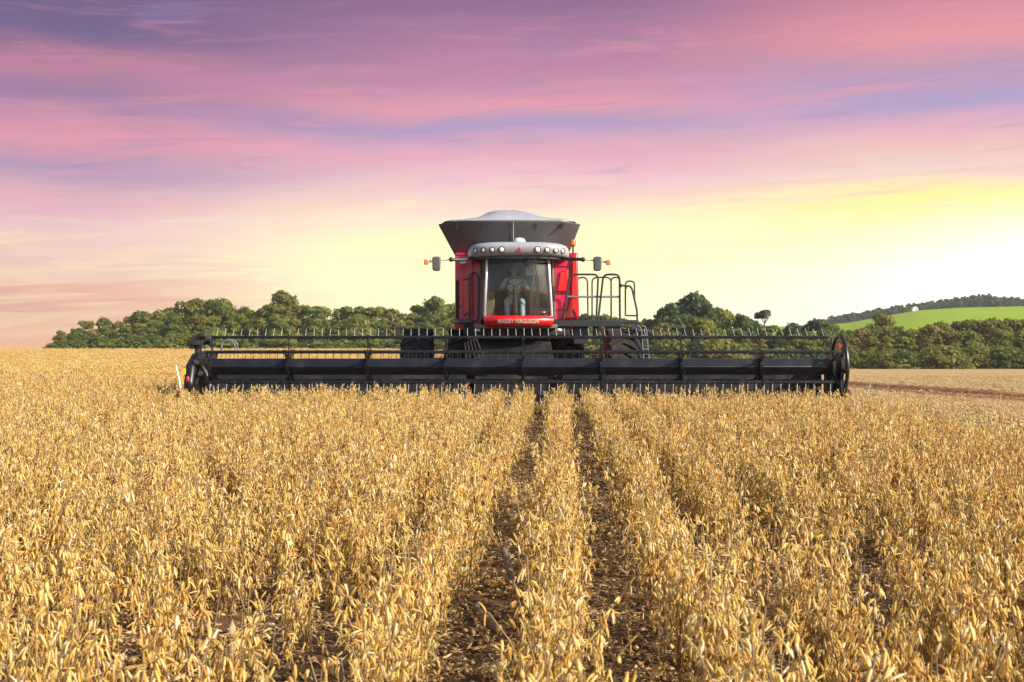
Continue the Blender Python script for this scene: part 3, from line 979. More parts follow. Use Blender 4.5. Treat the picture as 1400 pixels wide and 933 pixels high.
# coarser row pieces for the far field
far_me = []
for k in range(5):
    sv, sf, spc, pv, pf, pcs = [], [], [], [], [], []
    for j in range(9):
        a = soy_plant(500 + k * 20 + j, hgt=rng.uniform(0.48, 0.58), npods=26, pod=0.066, wp=0.0105, sides=3, x0=rng.normal() * 0.10, y0=rng.uniform(-0.35, 0.35))
        o = len(pv)
        pv += a[3]; pf += [tuple(i + o for i in f) for f in a[4]]; pcs += a[5]
    far_me.append(np_mesh('soybean_row', np.array(pv), pf, ['pod'], None, pcs))
pts = []
y = 30.5
while y < 160:
    step = 0.6 if y < 60 else (0.9 if y < 100 else 1.3)
    xstep = 0.52 if y < 60 else (0.7 if y < 100 else 1.0)
    for xx in np.arange(-0.43 * y - 4, -6.5, xstep):
        q = xx + SK * 0 + rng.normal() * 0.1
        s = rng.uniform(0.85, 1.1)
        yy = y + rng.uniform(-0.3, 0.3)
        pts.append((q, yy, gz(q, yy), rng.normal() * 0.2 + (3.14 if rng.random() < 0.5 else 0), 0, 0, s * (1.0 if y < 60 else 1.25), s, int(rng.integers(5))))
    y += step
instancer('distant_soybean_crop', pts, far_me, 'unharvested golden crop stretching to the left wood')

# litter and stubble
def litter_mesh(name, seed, n, size, matn, upright=0.0, L=(0.03, 0.14), w=(0.002, 0.006)):
    r = np.random.default_rng(seed)
    V, Fc, pc = [], [], []
    for i in range(n):
        c = np.array([r.uniform(-size, size), r.uniform(-size, size), r.uniform(0.004, 0.035)])
        a = r.uniform(0, 6.28)
        el = r.normal() * 0.2
        l = r.uniform(*L)
        if r.random() < upright:
            el = r.uniform(0.9, 1.5); c[2] = 0.0; l = r.uniform(0.05, 0.14)
        d = np.array([math.cos(a) * math.cos(el), math.sin(a) * math.cos(el), math.sin(el)])
        if r.random() < 0.25:   # dry leaf flake or empty pod
            v, f = spindle(c, d, np.array([0, 0.1, 1.0]), l * 0.55, r.uniform(0.006, 0.016), r.uniform(-0.2, 0.3), 4)
        else:
            v, f = spindle(c, d, np.array([0, 0.1, 1.0]), l, r.uniform(*w), r.uniform(-0.12, 0.12), 3)
        o = len(V)
        V += v; Fc += [tuple(q + o for q in ff_) for ff_ in f]
        pc += [r.random()] * len(f)
    return np_mesh(name, np.array(V), Fc, [matn], None, pc)
lit = [litter_mesh('litter', 900 + i, 230, 0.27, 'straw', 0.0, (0.012, 0.10), (0.0018, 0.0055)) for i in range(4)]
pts = []
for yy in np.arange(3.0, 24.5, 0.42):
    for xx in np.arange(-0.43 * yy - 1.5, min(0.43 * yy + 1.5, 6.0), 0.42):
        q, w_ = xx + rng.uniform(-0.15, 0.15), yy + rng.uniform(-0.15, 0.15)
        pts.append((q, w_, gz(q, w_), rng.uniform(0, 6.28), 0, 0, rng.uniform(0.8, 1.2), 1.0, int(rng.integers(4))))
instancer('straw_litter', pts, lit, 'dry straw and leaf litter on the soil between the crop rows')
stb = [litter_mesh('stubble', 950 + i, 190, 0.38, 'stubble', 0.10, (0.05, 0.24), (0.003, 0.008)) for i in range(4)]
pts = []
yy = 11.0
while yy < 95:
    st_p = 0.5 if yy < 40 else 1.0
    for xx in np.arange(-6.0 if yy > 25.5 else 4.5 + SK * yy, 0.43 * yy + 2, st_p):
        q, w_ = xx + rng.uniform(-0.2, 0.2), yy + rng.uniform(-0.2, 0.2)
        pts.append((q, w_, gz(q, w_) + 0.01, rng.uniform(0, 6.28), 0, 0, rng.uniform(0.8, 1.3) * (1 if yy < 40 else 1.8), rng.uniform(0.8, 1.4), int(rng.integers(4))))
    yy += st_p
instancer('stubble', pts, stb, 'pale cut stubble and straw on the harvested ground')

# ------------------------------------------------------------------ combine harvester
CB = empty('combine_harvester', (0.08, 28.0, 0.0))
tag(CB, 'red combine harvester with grey grain tank and wide black front reel cutting the soybean field', 'combine harvester')
RY, RZ, RR = 24.0, 0.92, 0.55       # reel axis and radius
XL, XR = -5.60, 5.90

# --- reel
hexa = [(RY + 0.175 * math.cos(R(a)), RZ + 0.175 * math.sin(R(a))) for a in range(0, 360, 60)]
MB().prism(hexa, 'X', XL, XR).build('reel_tube', 'tube_paint', CB, bevel=0.012)
bat_ang = [90, 30, -30, -90, -150, 150]            # measured from the camera side, upward positive
tdir = {90: 142, 30: -50, -30: -84, -90: -80, -150: -100, 150: -95}
def polar(a, r):
    return RY - r * math.cos(R(a)), RZ + r * math.sin(R(a))
tine = MB()
tine.tube([(0, 0, 0), (0.004, 0, 0.05), (0.0, 0, 0.12), (-0.004, 0, 0.20), (-0.004, -0.015, 0.245)], [0.0055, 0.0055, 0.005, 0.0045, 0.003], 5)
tine.tube([(-0.014, 0, 0.0), (0.014, 0, 0.0)], 0.012, 8)
tine_me = tine.mesh('tine', 'steel')
xs_t = np.arange(XL + 0.05, XR - 0.02, 0.152)
for a in bat_ang:
    yb, zb = polar(a, RR)
    mb = MB()
    mb.tube([(XL - 0.03, yb, zb), (XR + 0.03, yb, zb)], 0.028, 10)
    for xx in xs_t:
        mb.box((xx, yb, zb), (0.030, 0.062, 0.062))
    bat = mb.build('reel_bat', 'black_paint', CB)
    ty, tz = -math.cos(R(tdir[a])), math.sin(R(tdir[a]))
    rx_ = math.atan2(-ty, tz)
    if a == 90:
        for xx in xs_t:
            t = bpy.data.objects.new('tine', tine_me)
            COL.objects.link(t)
            t.parent = bat
            t.location = (xx, yb, zb)
            t.rotation_euler = (rx_ + random.uniform(-0.05, 0.05), random.uniform(-0.03, 0.03), 0)
    else:
        tm = MB()
        rm = Matrix.Rotation(rx_, 3, 'X')
        sh = tine if a != 30 else tine
        for xx in xs_t:
            tm.add([rm @ Vector(v) * (1.0 if a != 30 else 0.7) + Vector((xx, yb, zb)) for v in tine.v], tine.f)
        tobj = tm.build('tines', 'steel' if a in (-30, -90) else 'rail_paint', None)
        tobj.parent = bat
        tobj['kind'] = 'stuff'
# spiders
for px in (395, 503, 609, 715, 821, 930, 1038):
    xx = (px - 700) / F * RY
    mb = MB()
    mb.lathe([(0.17, -0.025), (0.25, -0.025), (0.25, 0.025), (0.17, 0.025)], (xx, RY, RZ), 'X', 18)
    for a in bat_ang:
        y0, z0 = polar(a, 0.2); y1, z1 = polar(a, RR + 0.03)
        mb.bar((xx, y0, z0), (xx, y1, z1), 0.06, 0.016, up=(1, 0, 0))
        y2, z2 = polar(a + 14, 0.25); y3, z3 = polar(a, RR - 0.1)
        mb.bar((xx + 0.05, y2, z2), (xx + 0.02, y3, z3), 0.03, 0.012, up=(1, 0, 0))
        mb.box((xx, *polar(a, RR)), (0.045, 0.085, 0.085))
    mb.build('reel_spider', 'black_paint', CB)
# end rings
for sgn, xe in ((-1, XL - 0.02), (1, XR + 0.08)):
    for off in ((0.0, sgn * 0.16) if sgn > 0 else (0.0,)):
        mb = MB()
        ring = [(xe + off, *polar(a, RR + (0.0 if off == 0 else 0.03))) for a in range(0, 360, 12)]
        if sgn > 0 and off != 0: mb.tube(ring, 0.034, 8, closed=True)
        for a in bat_ang:
            sh_ = a + (0 if off == 0 else 18)
            mb.bar((xe + off, *polar(sh_, 0.1)), (xe + off, *polar(sh_, RR)), 0.05, 0.022, up=(1, 0, 0))
        mb.lathe([(0.0, -0.03), (0.27, -0.03), (0.27, 0.03), (0.0, 0.03)], (xe + off, RY, RZ), 'X', 18)
        mb.build('reel_end_ring' if sgn > 0 else 'reel_spider', 'black_paint', CB)
    # reel support arm and cylinder
    xa = xe + sgn * 0.25
    mb = MB()
    mb.bar((xa, 25.25, 1.12), (xa, RY - 0.05, RZ + 0.02), 0.09, 0.14, up=(0, 0, 1))
    mb.box((xa, RY, RZ), (0.14, 0.26, 0.26))
    mb.build('reel_arm', 'black_paint', CB, bevel=0.01)
    mb = MB()
    mb.cyl((xa, 24.9, 0.55), (xa, 24.3, 0.92), 0.035, 12)
    mb.cyl((xa, 24.9, 0.55), (xa, 25.1, 0.43), 0.05, 12)
    mb.build('reel_cylinder', 'steel', CB)
# reel drive at the left end
mb = MB()
mb.box((-5.90, 24.15, 1.42), (0.20, 0.30, 0.20)); mb.cyl((-6.02, 24.15, 1.42), (-5.68, 24.15, 1.42), 0.09, 14)
mb.box((-5.93, 24.2, 1.2), (0.10, 0.16, 0.36)); mb.box((-6.02, 24.1, 1.30), (0.08, 0.14, 0.10)); mb.cyl((-5.86, 24.0, 1.50), (-5.74, 24.0, 1.50), 0.06, 10)
mb.build('reel_drive', 'dark_sheet', CB, bevel=0.01)
mb = MB()
mb.bar((-5.88, 23.75, 0.55), (-5.70, 23.72, 1.08), 0.05, 0.03); mb.bar((-5.80, 23.7, 1.10), (-5.66, 23.7, 0.78), 0.045, 0.03)
mb.cyl((-5.82, 23.62, 1.02), (-5.82, 23.74, 1.02), 0.06, 12); mb.cyl((-5.76, 23.62, 0.80), (-5.76, 23.74, 0.80), 0.045, 12); mb.box((-5.70, 23.72, 1.16), (0.07, 0.06, 0.10))
mb.build('drive_linkage', 'dark_sheet', CB, bevel=0.006)
mb = MB()
mb.prism([(23.70, 0.86), (23.9, 1.06), (24.2, 1.10), (24.2, 0.94), (23.9, 0.84)], 'X', -6.0, -5.985)
mb.build('shield_decal', 'grey_rail', CB)
mb = MB()
for k, (cx, rr_) in enumerate(((-5.40, 0.135), (-5.37, 0.15))):
    mb.tube([(cx + rr_ * math.cos(t), 24.35 + 0.03 * k, 1.27 + rr_ * 1.1 * math.sin(t)) for t in np.linspace(-0.5, math.pi + 0.5, 16)], 0.011, 6)
mb.tube([(-5.86, 24.3, 1.36), (-5.7, 24.4, 1.22), (-5.52, 24.38, 1.20)], 0.012, 6)
mb.tube([(-5.86, 24.3, 1.30), (-5.72, 24.4, 1.02), (-5.6, 24.5, 0.8)], 0.012, 6)
mb.build('hydraulic_hose', 'grey_rail', CB)

# --- header frame, back sheet, cutter bar, draper
HB = 25.25
mb = MB()
mb.prism([(HB, 0.94), (HB + 0.16, 0.94), (HB + 0.16, 1.02), (HB, 1.02)], 'X', -6.0, 6.1)
mb.prism([(HB, 0.12), (HB + 0.16, 0.12), (HB + 0.16, 0.26), (HB, 0.26)], 'X', -6.0, 6.1)
for xx in np.arange(-5.9, 6.2, 1.2):
    mb.box((xx, HB + 0.22, 0.58), (0.08, 0.12, 0.74))
mb.build('header_frame', 'black_matt', CB)
mb = MB()
mb.box((-3.45, HB - 0.015, 0.60), (5.1, 0.02, 0.676)); mb.box((3.55, HB - 0.015, 0.60), (5.1, 0.02, 0.676))
mb.build('back_sheet', 'dark_sheet', CB)
mb = MB()
mb.box((-0.62, HB + 0.02, 0.90), (0.66, 0.02, 0.08)); mb.box((0.68, HB + 0.02, 0.90), (0.66, 0.02, 0.08))
mb.build('feeder_flap', 'dark_sheet', CB)
for x0, x1 in ((-5.95, -0.9), (1.0, 6.05)):
    mb = MB()
    mb.prism([(23.72, 0.10), (25.2, 0.22), (25.2, 0.18), (23.72, 0.06)], 'X', x0, x1)
    for xx in np.arange(x0 + 0.15, x1, 0.45):
        mb.bar((xx, 23.74, 0.115), (xx, 25.18, 0.232), 0.03, 0.02)
    mb.build('draper_belt', 'rubber', CB)
mb = MB()
mb.box((0.05, 23.62, 0.075), (12.1, 0.14, 0.05))
for xx in np.arange(-5.95, 6.1, 0.152):
    mb.prism([(23.56, 0.06), (23.44, 0.075), (23.56, 0.10)], 'X', xx - 0.012, xx + 0.012)
mb.build('cutter_bar', 'black_matt', CB)
# skid shoes under the bar
for px in (700, 733, 750):
    xx = (px - 700) / F * 24
    mb = MB()
    mb.prism([(23.6, 0.05), (23.9, 0.0), (24.5, 0.0), (24.6, 0.08), (23.7, 0.12)], 'X', xx - 0.09, xx + 0.09)
    mb.build('skid_shoe', 'black_matt', CB, bevel=0.01)

# end shields and dividers
for sgn, xe in ((-1, -5.80), (1, 6.12)):
    prof = [(23.55, 0.30), (23.45, 0.62), (23.62, 0.98), (24.05, 1.17), (24.9, 1.22), (25.35, 1.08), (25.42, 0.40), (25.2, 0.16), (23.8, 0.16)]
    if sgn > 0:
        prof = [(23.75, 0.20), (23.75, 0.40), (24.2, 0.56), (24.8, 0.92), (25.35, 1.02), (25.42, 0.40), (25.2, 0.16)]
    MB().prism(prof, 'X', xe + sgn * 0.05, xe + sgn * 0.23).build('end_shield', 'black_paint', CB, bevel=0.06)
    mb = MB()
    xm = xe + sgn * 0.12
    base = [(xm - 0.11, 23.6, 0.12), (xm + 0.11, 23.6, 0.12), (xm + 0.11, 23.6, 0.36), (xm - 0.11, 23.6, 0.36)]
    tip = [(xm - 0.02, 22.75, 0.10), (xm + 0.02, 22.75, 0.10), (xm + 0.02, 22.75, 0.17), (xm - 0.02, 22.75, 0.17)]
    mb.add(base + tip, [(0, 1, 2, 3), (7, 6, 5, 4), (0, 4, 5, 1), (1, 5, 6, 2), (2, 6, 7, 3), (3, 7, 4, 0)])
    dv = mb.build('crop_divider', 'cover_canvas' if sgn > 0 else 'black_paint', CB, bevel=0.02)
    mb = MB()
    if sgn < 0:
        mb.tube([P(249, 552, 23.2), P(245, 520, 23.3), P(240.5, 500, 23.5)], [0.016, 0.016, 0.011], 7)
    else:
        mb.tube([P(1181, 556, 23.2), P(1187, 533, 23.3), P(1191, 522, 23.5)], [0.014, 0.013, 0.010], 7)
    mb.build('divider_rod', 'stake_white' if sgn < 0 else 'grey_rail', CB)
    # connector from shield to rod foot
    mb = MB()
    a = P(249, 551, 23.2) if sgn < 0 else P(1181, 555, 23.2)
    mb.tube([a, (xe + sgn * 0.14, 23.6, 0.22)], 0.018, 7)
    mb.build('rod_bracket', 'black_matt', CB)
MB().box((-6.0, 23.44, 0.845), (0.05, 0.02, 0.11)).build('yellow_reflector', 'yellow_sticker', CB)
MB().ball((-5.94, 23.44, 0.70), (0.038, 0.03, 0.06)).build('red_reflector', 'red_lens', CB)
MB().box(P(1152, 509, 24.3), (0.05, 0.02, 0.14)).build('yellow_reflector', 'yellow_sticker', CB)
MB().box(P(1147, 474, 24.2), (0.06, 0.03, 0.10)).build('red_reflector', 'red_lens', CB)

# --- feeder house
mb = MB()
mb.add([(-0.75, 25.4, 0.25), (0.85, 25.4, 0.25), (0.85, 25.4, 0.98), (-0.75, 25.4, 0.98), (-0.62, 27.4, 0.85), (0.78, 27.4, 0.85), (0.78, 27.4, 1.62), (-0.62, 27.4, 1.62)],
       [(0, 1, 2, 3), (7, 6, 5, 4), (0, 4, 5, 1), (1, 5, 6, 2), (2, 6, 7, 3), (3, 7, 4, 0)])
mb.build('feeder_house', 'dark_sheet', CB, bevel=0.02)
mb = MB()
mb.box((0.08, 28.1, 0.85), (4.6, 0.34, 0.36)); mb.box((-0.72, 27.9, 1.25), (0.3, 0.5, 0.7)); mb.box((0.9, 27.9, 1.25), (0.3, 0.5, 0.7))
mb.build('front_axle', 'black_matt', CB, bevel=0.02)
mb = MB()
for k in range(5):
    mb.tube([(-0.9 + 0.1 * k, 25.3, 0.9), (-0.95 + 0.05 * k, 25.9, 1.35 + 0.04 * k), (-0.6 + 0.1 * k, 26.9, 1.5)], 0.018, 6)
mb.build('feeder_hose', 'rubber', CB)

# --- wheels (dual fronts and rear pair)
def wheel(cx, cy, rad, wid):
    mb = MB()
    h = wid / 2
    mb.lathe([(rad * 0.56, -h * 0.9), (rad * 0.72, -h), (rad * 0.9, -h * 0.98), (rad * 0.955, -h * 0.8), (rad * 0.965, 0), (rad * 0.955, h * 0.8), (rad * 0.9, h * 0.98), (rad * 0.72, h), (rad * 0.56, h * 0.9)], (cx, cy, rad), 'X', 40)
    nl = 22
    for k in range(nl):
        for s in (-1, 1):
            a = 2 * math.pi * (k + (0.5 if s > 0 else 0)) / nl
            a2 = a + 0.22
            pts_ = []
            for (aa, xx) in ((a, 0.02), (a2, h * 0.97)):
                pts_.append((cx + s * xx, cy + math.cos(aa) * rad * 0.975, rad + math.sin(aa) * rad * 0.975))
            nrm = (0, math.cos(a + 0.1), math.sin(a + 0.1))
            mb.bar(pts_[0], pts_[1], 0.055, 0.06, up=nrm)
    ty = mb.build('tyre', 'rubber')
    mb = MB()
    mb.lathe([(0.0, -h * 0.2), (rad * 0.3, -h * 0.2), (rad * 0.5, -h * 0.75), (rad * 0.565, -h * 0.9), (rad * 0.565, h * 0.9), (rad * 0.5, h * 0.75), (rad * 0.3, h * 0.3), (0, h * 0.3)], (cx, cy, rad), 'X', 32)
    ri = mb.build('rim', 'rim_paint')
    w = bpy.data.objects.new('wheel', None)
    COL.objects.link(w)
    w.parent = CB
    w.matrix_parent_inverse = Matrix.Translation(-WORLD[CB.name])
    ty.parent = w; ri.parent = w
for cx in (-2.07, -1.05, 1.22, 2.40):
    wheel(cx, 28.1, 0.83, 0.66)
for cx in (-1.2, 1.4):
    wheel(cx, 32.0, 0.62, 0.45)

# --- red body
BY = 27.35
body = MB()
body.box((0.09, 29.9, 2.45), (2.58, 4.9, 1.62))
body.build('body', 'red_paint', CB, bevel=0.04)
mb = MB()
mb.box((0.09, 32.9, 2.1), (2.3, 1.3, 1.5)); mb.box((0.09, 30.0, 1.4), (2.2, 4.6, 0.55))
mb.build('rear_hood', 'red_paint', CB, bevel=0.06)
# side panels flanking the cab
def panel(pts_px, d, depth, name, m, bev=0.02):
    poly = [(P(a, b, d).x, P(a, b, d).z) for a, b in pts_px]
    return MB().prism(poly, 'Y', d, d + depth).build(name, m, CB, bevel=bev)
lp = panel([(622, 346), (659, 347), (659, 452), (622, 452)], 27.0, 0.38, 'side_panel', 'sky_tinted_red', 0.03)
mb = MB(); q = P(631, 400, 26.985)
mb.box((P(627.5, 0, 26.99).x, 26.985, 2.42), (0.012, 0.02, 1.45)); mb.box((P(632, 0, 26.99).x, 26.98, 2.42), (0.03, 0.03, 1.45))
sm = mb.build('panel_seam', 'sky_tinted_red', None); put_under(sm, CB)
mb = MB()
mb.prism([(P(633, 0, 26.97).x, P(0, 384, 26.97).z), (P(645, 0, 26.97).x, P(0, 380, 26.97).z), (P(645.5, 0, 26.97).x, P(0, 425, 26.97).z), (P(634, 0, 26.97).x, P(0, 432, 26.97).z)], 'Y', 26.965, 26.999)
mb.build('lit_patch', 'red_paint', CB, bevel=0.012)  # patch of light on the left panel, put in as a purer red shape
rp = panel([(757, 347), (790, 346), (792, 437), (757, 440)], 27.0, 0.38, 'side_panel', 'sky_tinted_red', 0.03)
panel([(766, 372), (777, 369), (777, 399), (762, 399)], 26.955, 0.04, 'lit_patch', 'red_paint', 0.012)  # slanted patch of light, shaped in red without the sky tint
panel([(782.5, 348), (789.5, 348), (791, 436), (768, 437), (775, 424), (780.5, 404)], 26.93, 0.066, 'lit_corner_panel', 'red_paint', 0.025)  # panel corner; its sunlit edge and lower triangle are shaped in purer red
panel([(784, 423), (788, 430), (787, 434), (782, 426)], 26.92, 0.02, 'vent', 'black_matt', 0.003)
# seams, slots and hinges of the panels
def strip(px0, py0, px1, py1, d, w, name='panel_seam', m='black_matt'):
    a_, b_ = P(px0, py0, d), P(px1, py1, d)
    mb_ = MB(); mb_.bar(a_, b_, w, 0.02, up=(0, 1, 0)); return mb_.build(name, m, CB)
strip(625.5, 384, 625.5, 437, 26.985, 0.07, 'vent_slot')
strip(633, 383, 645.5, 379, 26.955, 0.012); strip(634, 433, 646, 426, 26.955, 0.012); strip(646.5, 352, 647, 436, 26.99, 0.014)
strip(623, 349, 657, 350, 26.99, 0.012); strip(628, 418, 633, 423, 26.98, 0.02)
strip(761, 365, 777, 365, 26.99, 0.012); strip(760, 402, 777, 402, 26.99, 0.012); strip(759, 424, 774, 424, 26.99, 0.012); strip(779.5, 350, 778.5, 398, 26.985, 0.014)
strip(757.5, 401, 759.5, 401, 26.93, 0.04, 'door_latch')
mb = MB(); mb.ball(P(634, 360, 26.75), (0.075, 0.05, 0.035)); mb.build('marker_lamp', 'lamp_lens', CB)
# dark ledges under the panels
mb = MB(); mb.box((P(634, 0, 26.8).x, 26.7, P(0, 440, 26.7).z), (0.36, 0.6, 0.09)); mb.build('left_ledge', 'rail_paint', CB, bevel=0.01)
mb = MB(); mb.box((0.1, 26.9, 1.62), (2.2, 0.7, 0.22)); mb.build('cab_mount', 'black_matt', CB, bevel=0.02)
# left handrail loop
mb = MB()
ra = [P(642, 440, 26.5), P(641.5, 384, 26.5), P(642.5, 377, 26.5), P(646, 374, 26.5), P(650.5, 374, 26.5), P(653.5, 377, 26.5), P(654.5, 384, 26.5), P(654, 434, 26.5), P(652, 438, 26.5), P(646, 441, 26.5)]
mb.tube(ra, 0.021, 8)
mb.build('handrail', 'rail_paint', CB)

# --- cab
CF = 26.05
def wrow(pxl, pxr, py, d, bulge, n=14):
    out = []
    for i in range(n + 1):
        t = i / n
        y = d - bulge * (1 - (2 * t - 1) ** 2)
        x = ((pxl + (pxr - pxl) * t) - 700) / F * d
        out.append((x, y, H - (py - 467) / F * d))
    return out
def sheet(rows, name, m, parent, thick=0.008):
    n = len(rows[0])
    vs = [p for r_ in rows for p in r_]
    fs = [(i * n + j, i * n + j + 1, (i + 1) * n + j + 1, (i + 1) * n + j) for i in range(len(rows) - 1) for j in range(n - 1)]
    o = MB().add(vs, fs).build(name, m, parent, smooth=60)
    s = o.modifiers.new('thickness', 'SOLIDIFY'); s.thickness = thick; s.offset = 0
    return o
cab = empty('cab', (0.12, 26.8, 1.7))
cab.parent = CB; cab.matrix_parent_inverse = Matrix.Translation(-WORLD[CB.name])
ws_rows = [wrow(666 - 3 * t, 749.5 + 5 * t, 350 + 83 * t, 26.2 - 0.10 * math.sin(math.pi * t) - 0.05 * t, 0.22) for t in np.linspace(0, 1, 8)]
sheet(ws_rows, 'windscreen', 'cab_glass', cab)
def edge(rows, k, w, name, m):
    pts_ = [Vector(r_[k]) for r_ in rows]
    mb = MB(); mb.tube(pts_, w, 8); return mb.build(name, m, cab)
edge(ws_rows, 0, 0.028, 'pillar', 'silver_trim')
edge(ws_rows, -1, 0.028, 'pillar', 'silver_trim')
# side panes and rear posts
def quadsheet(a, b, c_, d, name, m, thick=0.01):
    return sheet([[a, b], [d, c_]], name, m, cab, thick)
zl_t, zl_b = 3.15, 1.85
quadsheet((-0.57, 26.22, zl_t), (-0.65, 26.95, zl_t), (-0.65, 26.95, zl_b), (-0.62, 26.2, zl_b), 'side_window', 'side_glass')
quadsheet((0.80, 26.22, zl_t), (0.87, 26.95, zl_t), (0.87, 26.95, zl_b), (0.86, 26.2, zl_b), 'side_window', 'side_glass')
for xx in (-0.63, 0.85):
    mb = MB(); mb.box((xx, 26.95, 2.5), (0.08, 0.08, 1.35)); mb.build('pillar', 'cab_trim', cab, bevel=0.01)
for a, b in (((-0.615, 26.28, 1.84), (-0.565, 26.30, 3.13)), ((0.865, 26.30, 1.84), (0.81, 26.32, 3.13))):
    mb = MB(); mb.bar(a, b, 0.055, 0.07); mb.build('door_frame', 'cab_trim' if a[0] < 0 else 'husk_grey', cab, bevel=0.01)
mb = MB(); mb.box((0.10, 27.42, 2.45), (1.7, 0.06, 1.5)); mb.build('rear_wall', 'cab_trim', cab)
mb = MB(); mb.box((0.08, 27.0, 1.70), (1.7, 1.7, 0.08)); mb.build('cab_floor', 'cab_trim', cab, bevel=0.02)
# red name panel under the windscreen
rows = []
for (py, dd, wl, wr, bg_) in ((432.5, 26.06, 662, 756, 0.26), (434.5, 25.99, 661, 757, 0.27), (440, 25.96, 661.5, 757, 0.27), (445, 25.99, 663, 756, 0.26), (447.5, 26.08, 665, 754, 0.24)):
    rows.append(wrow(wl, wr, py, dd, bg_ * 0.9, 16))
o = MB()
n = len(rows[0]); vs = [p for r_ in rows for p in r_]
vs2 = [(p[0], p[1] + 0.28, p[2]) for p in vs]
m0 = len(vs); nr = len(rows)
fs = [(i * n + j, i * n + j + 1, (i + 1) * n + j + 1, (i + 1) * n + j) for i in range(nr - 1) for j in range(n - 1)]
fs += [tuple(k + m0 for k in f)[::-1] for f in fs]
for j in range(n - 1):
    fs += [(j, m0 + j, m0 + j + 1, j + 1), ((nr - 1) * n + j, (nr - 1) * n + j + 1, m0 + (nr - 1) * n + j + 1, m0 + (nr - 1) * n + j)]
for i in range(nr - 1):
    fs += [(i * n, (i + 1) * n, m0 + (i + 1) * n, m0 + i * n), (i * n + n - 1, m0 + i * n + n - 1, m0 + (i + 1) * n + n - 1, (i + 1) * n + n - 1)]
o.add(vs, fs); o.v.extend(vs2)
front_panel = o.build('front_panel', 'red_paint', cab, smooth=50)
# lettering, bent to the panel
fc = bpy.data.curves.new('lettering', 'FONT')
fc.body = 'MASSEY FERGUSON'
fc.align_x = 'CENTER'; fc.align_y = 'CENTER'
fc.size = 0.128; fc.extrude = 0.004; fc.offset = 0.0022; fc.space_character = 1.06
to = bpy.data.objects.new('lettering_curve', fc)
COL.objects.link(to)
dg = bpy.context.evaluated_depsgraph_get()
tme = bpy.data.meshes.new_from_object(to.evaluated_get(dg))
bpy.data.objects.remove(to)
wid_ = max(v.co.x for v in tme.vertices) - min(v.co.x for v in tme.vertices)
k_ = (736 - 680.5) / F * 25.75 / wid_
xc_ = (708.5 - 700) / F * 25.75
def panel_y(x, z):
    pa = [P(661.5, 440, 25.96).x, P(757, 440, 25.96).x]
    t = (x - pa[0]) / (pa[1] - pa[0])
    return 25.96 - 0.27 * 0.9 * (1 - (2 * t - 1) ** 2)
for v in tme.vertices:
    x_, z_, e_ = v.co.x * k_ + xc_, v.co.y * 0.95 + P(0, 440, 25.72).z, v.co.z
    v.co = (x_, panel_y(x_, z_) - 0.006 - e_, z_)
tme.materials.clear(); tme.materials.append(MATS['letter_white'])
lo_ = linked('lettering', tme); put_under(lo_, cab)
lo_.matrix_parent_inverse = Matrix.Translation(-WORLD[cab.name]) if False else Matrix.Translation(-Vector((0.12, 26.8, 1.7)))

# roof: rounded slab with lamp fascia
def sup(cx, cy, rx, ry, p, n=48):
    out = []
    for k in range(n):
        a = 2 * math.pi * k / n
        ca, sa = math.cos(a), math.sin(a)
        out.append((cx + rx * math.copysign(abs(ca) ** (2 / p), ca), cy + ry * math.copysign(abs(sa) ** (2 / p), sa)))
    return out
RCX, RCY = 0.135, 26.75
levels = [(0.86, 0.78, 3.125), (0.96, 0.90, 3.135), (1.0, 0.965, 3.19), (1.0, 0.985, 3.28), (0.985, 0.985, 3.335), (0.955, 0.95, 3.38), (0.88, 0.86, 3.405), (0.5, 0.5, 3.42)]
vs, fs = [], []
for kx, ky, z in levels:
    for (x_, y_) in sup(RCX, RCY, 1.05 * kx, 1.02 * ky, 3.6):
        droop = 0.045 * abs((x_ - RCX) / 1.05) ** 3
        vs.append((x_, y_, z - droop))
n = 48
for i in range(len(levels) - 1):
    for k in range(n):
        l = (k + 1) % n
        fs.append((i * n + k, i * n + l, (i + 1) * n + l, (i + 1) * n + k))
fs.append(tuple(range(n))[::-1]); fs.append(tuple(range((len(levels) - 1) * n, len(levels) * n)))
MB().add(vs, fs).build('roof', 'roof_grey', cab, smooth=45)
mb = MB(); pl = sup(RCX, RCY + 0.03, 0.95, 0.92, 3.6)
mb.prism(pl, 'Z', 3.07, 3.128); mb.build('roof_underside', 'roof_under', cab)
def roof_y(x):
    u = min(0.999, abs((x - RCX) / 1.05))
    return RCY - 1.02 * 0.975 * (1 - u ** 3.6) ** (1 / 3.6)
for px in (650, 661, 673, 686, 735, 748, 760, 769.5):
    x_ = (px - 700) / F * 25.85
    y_ = roof_y(x_)
    z_ = H - (342.2 + 0.035 * 0 - 467) / F * 25.85 - 0.02 * abs((x_ - RCX)) ** 2
    u_ = (x_ - RCX) / 1.05
    yaw = math.copysign(min(1.0, abs(u_) ** 2.6 * 1.1), u_)
    big = 0.054 if px in (686, 735) else 0.046
    rot = Matrix.Rotation(yaw, 3, 'Z')
    lam = bpy.data.objects.new('work_lamp', None); COL.objects.link(lam)
    mb = MB(); mb.lathe([(big * 0.8, 0.02), (big * 1.25, 0.02), (big * 1.25, -0.018), (big * 1.05, -0.022), (big * 0.98, -0.004)], (0, 0, 0), 'Y', 20)
    mb.v = [tuple(rot @ Vector(v) + Vector((x_, y_, z_))) for v in mb.v]
    b_ = mb.build('work_lamp', 'lamp_bowl', cab)
    bpy.data.objects.remove(lam)
    mb = MB(); mb.ball((0, 0, 0), (big, 0.022, big), 16, 8)
    mb.v = [tuple(rot @ Vector(v) + Vector((x_, y_ - 0.004, z_))) for v in mb.v]
    l_ = mb.build('work_lamp_lens', 'lamp_lens', cab)
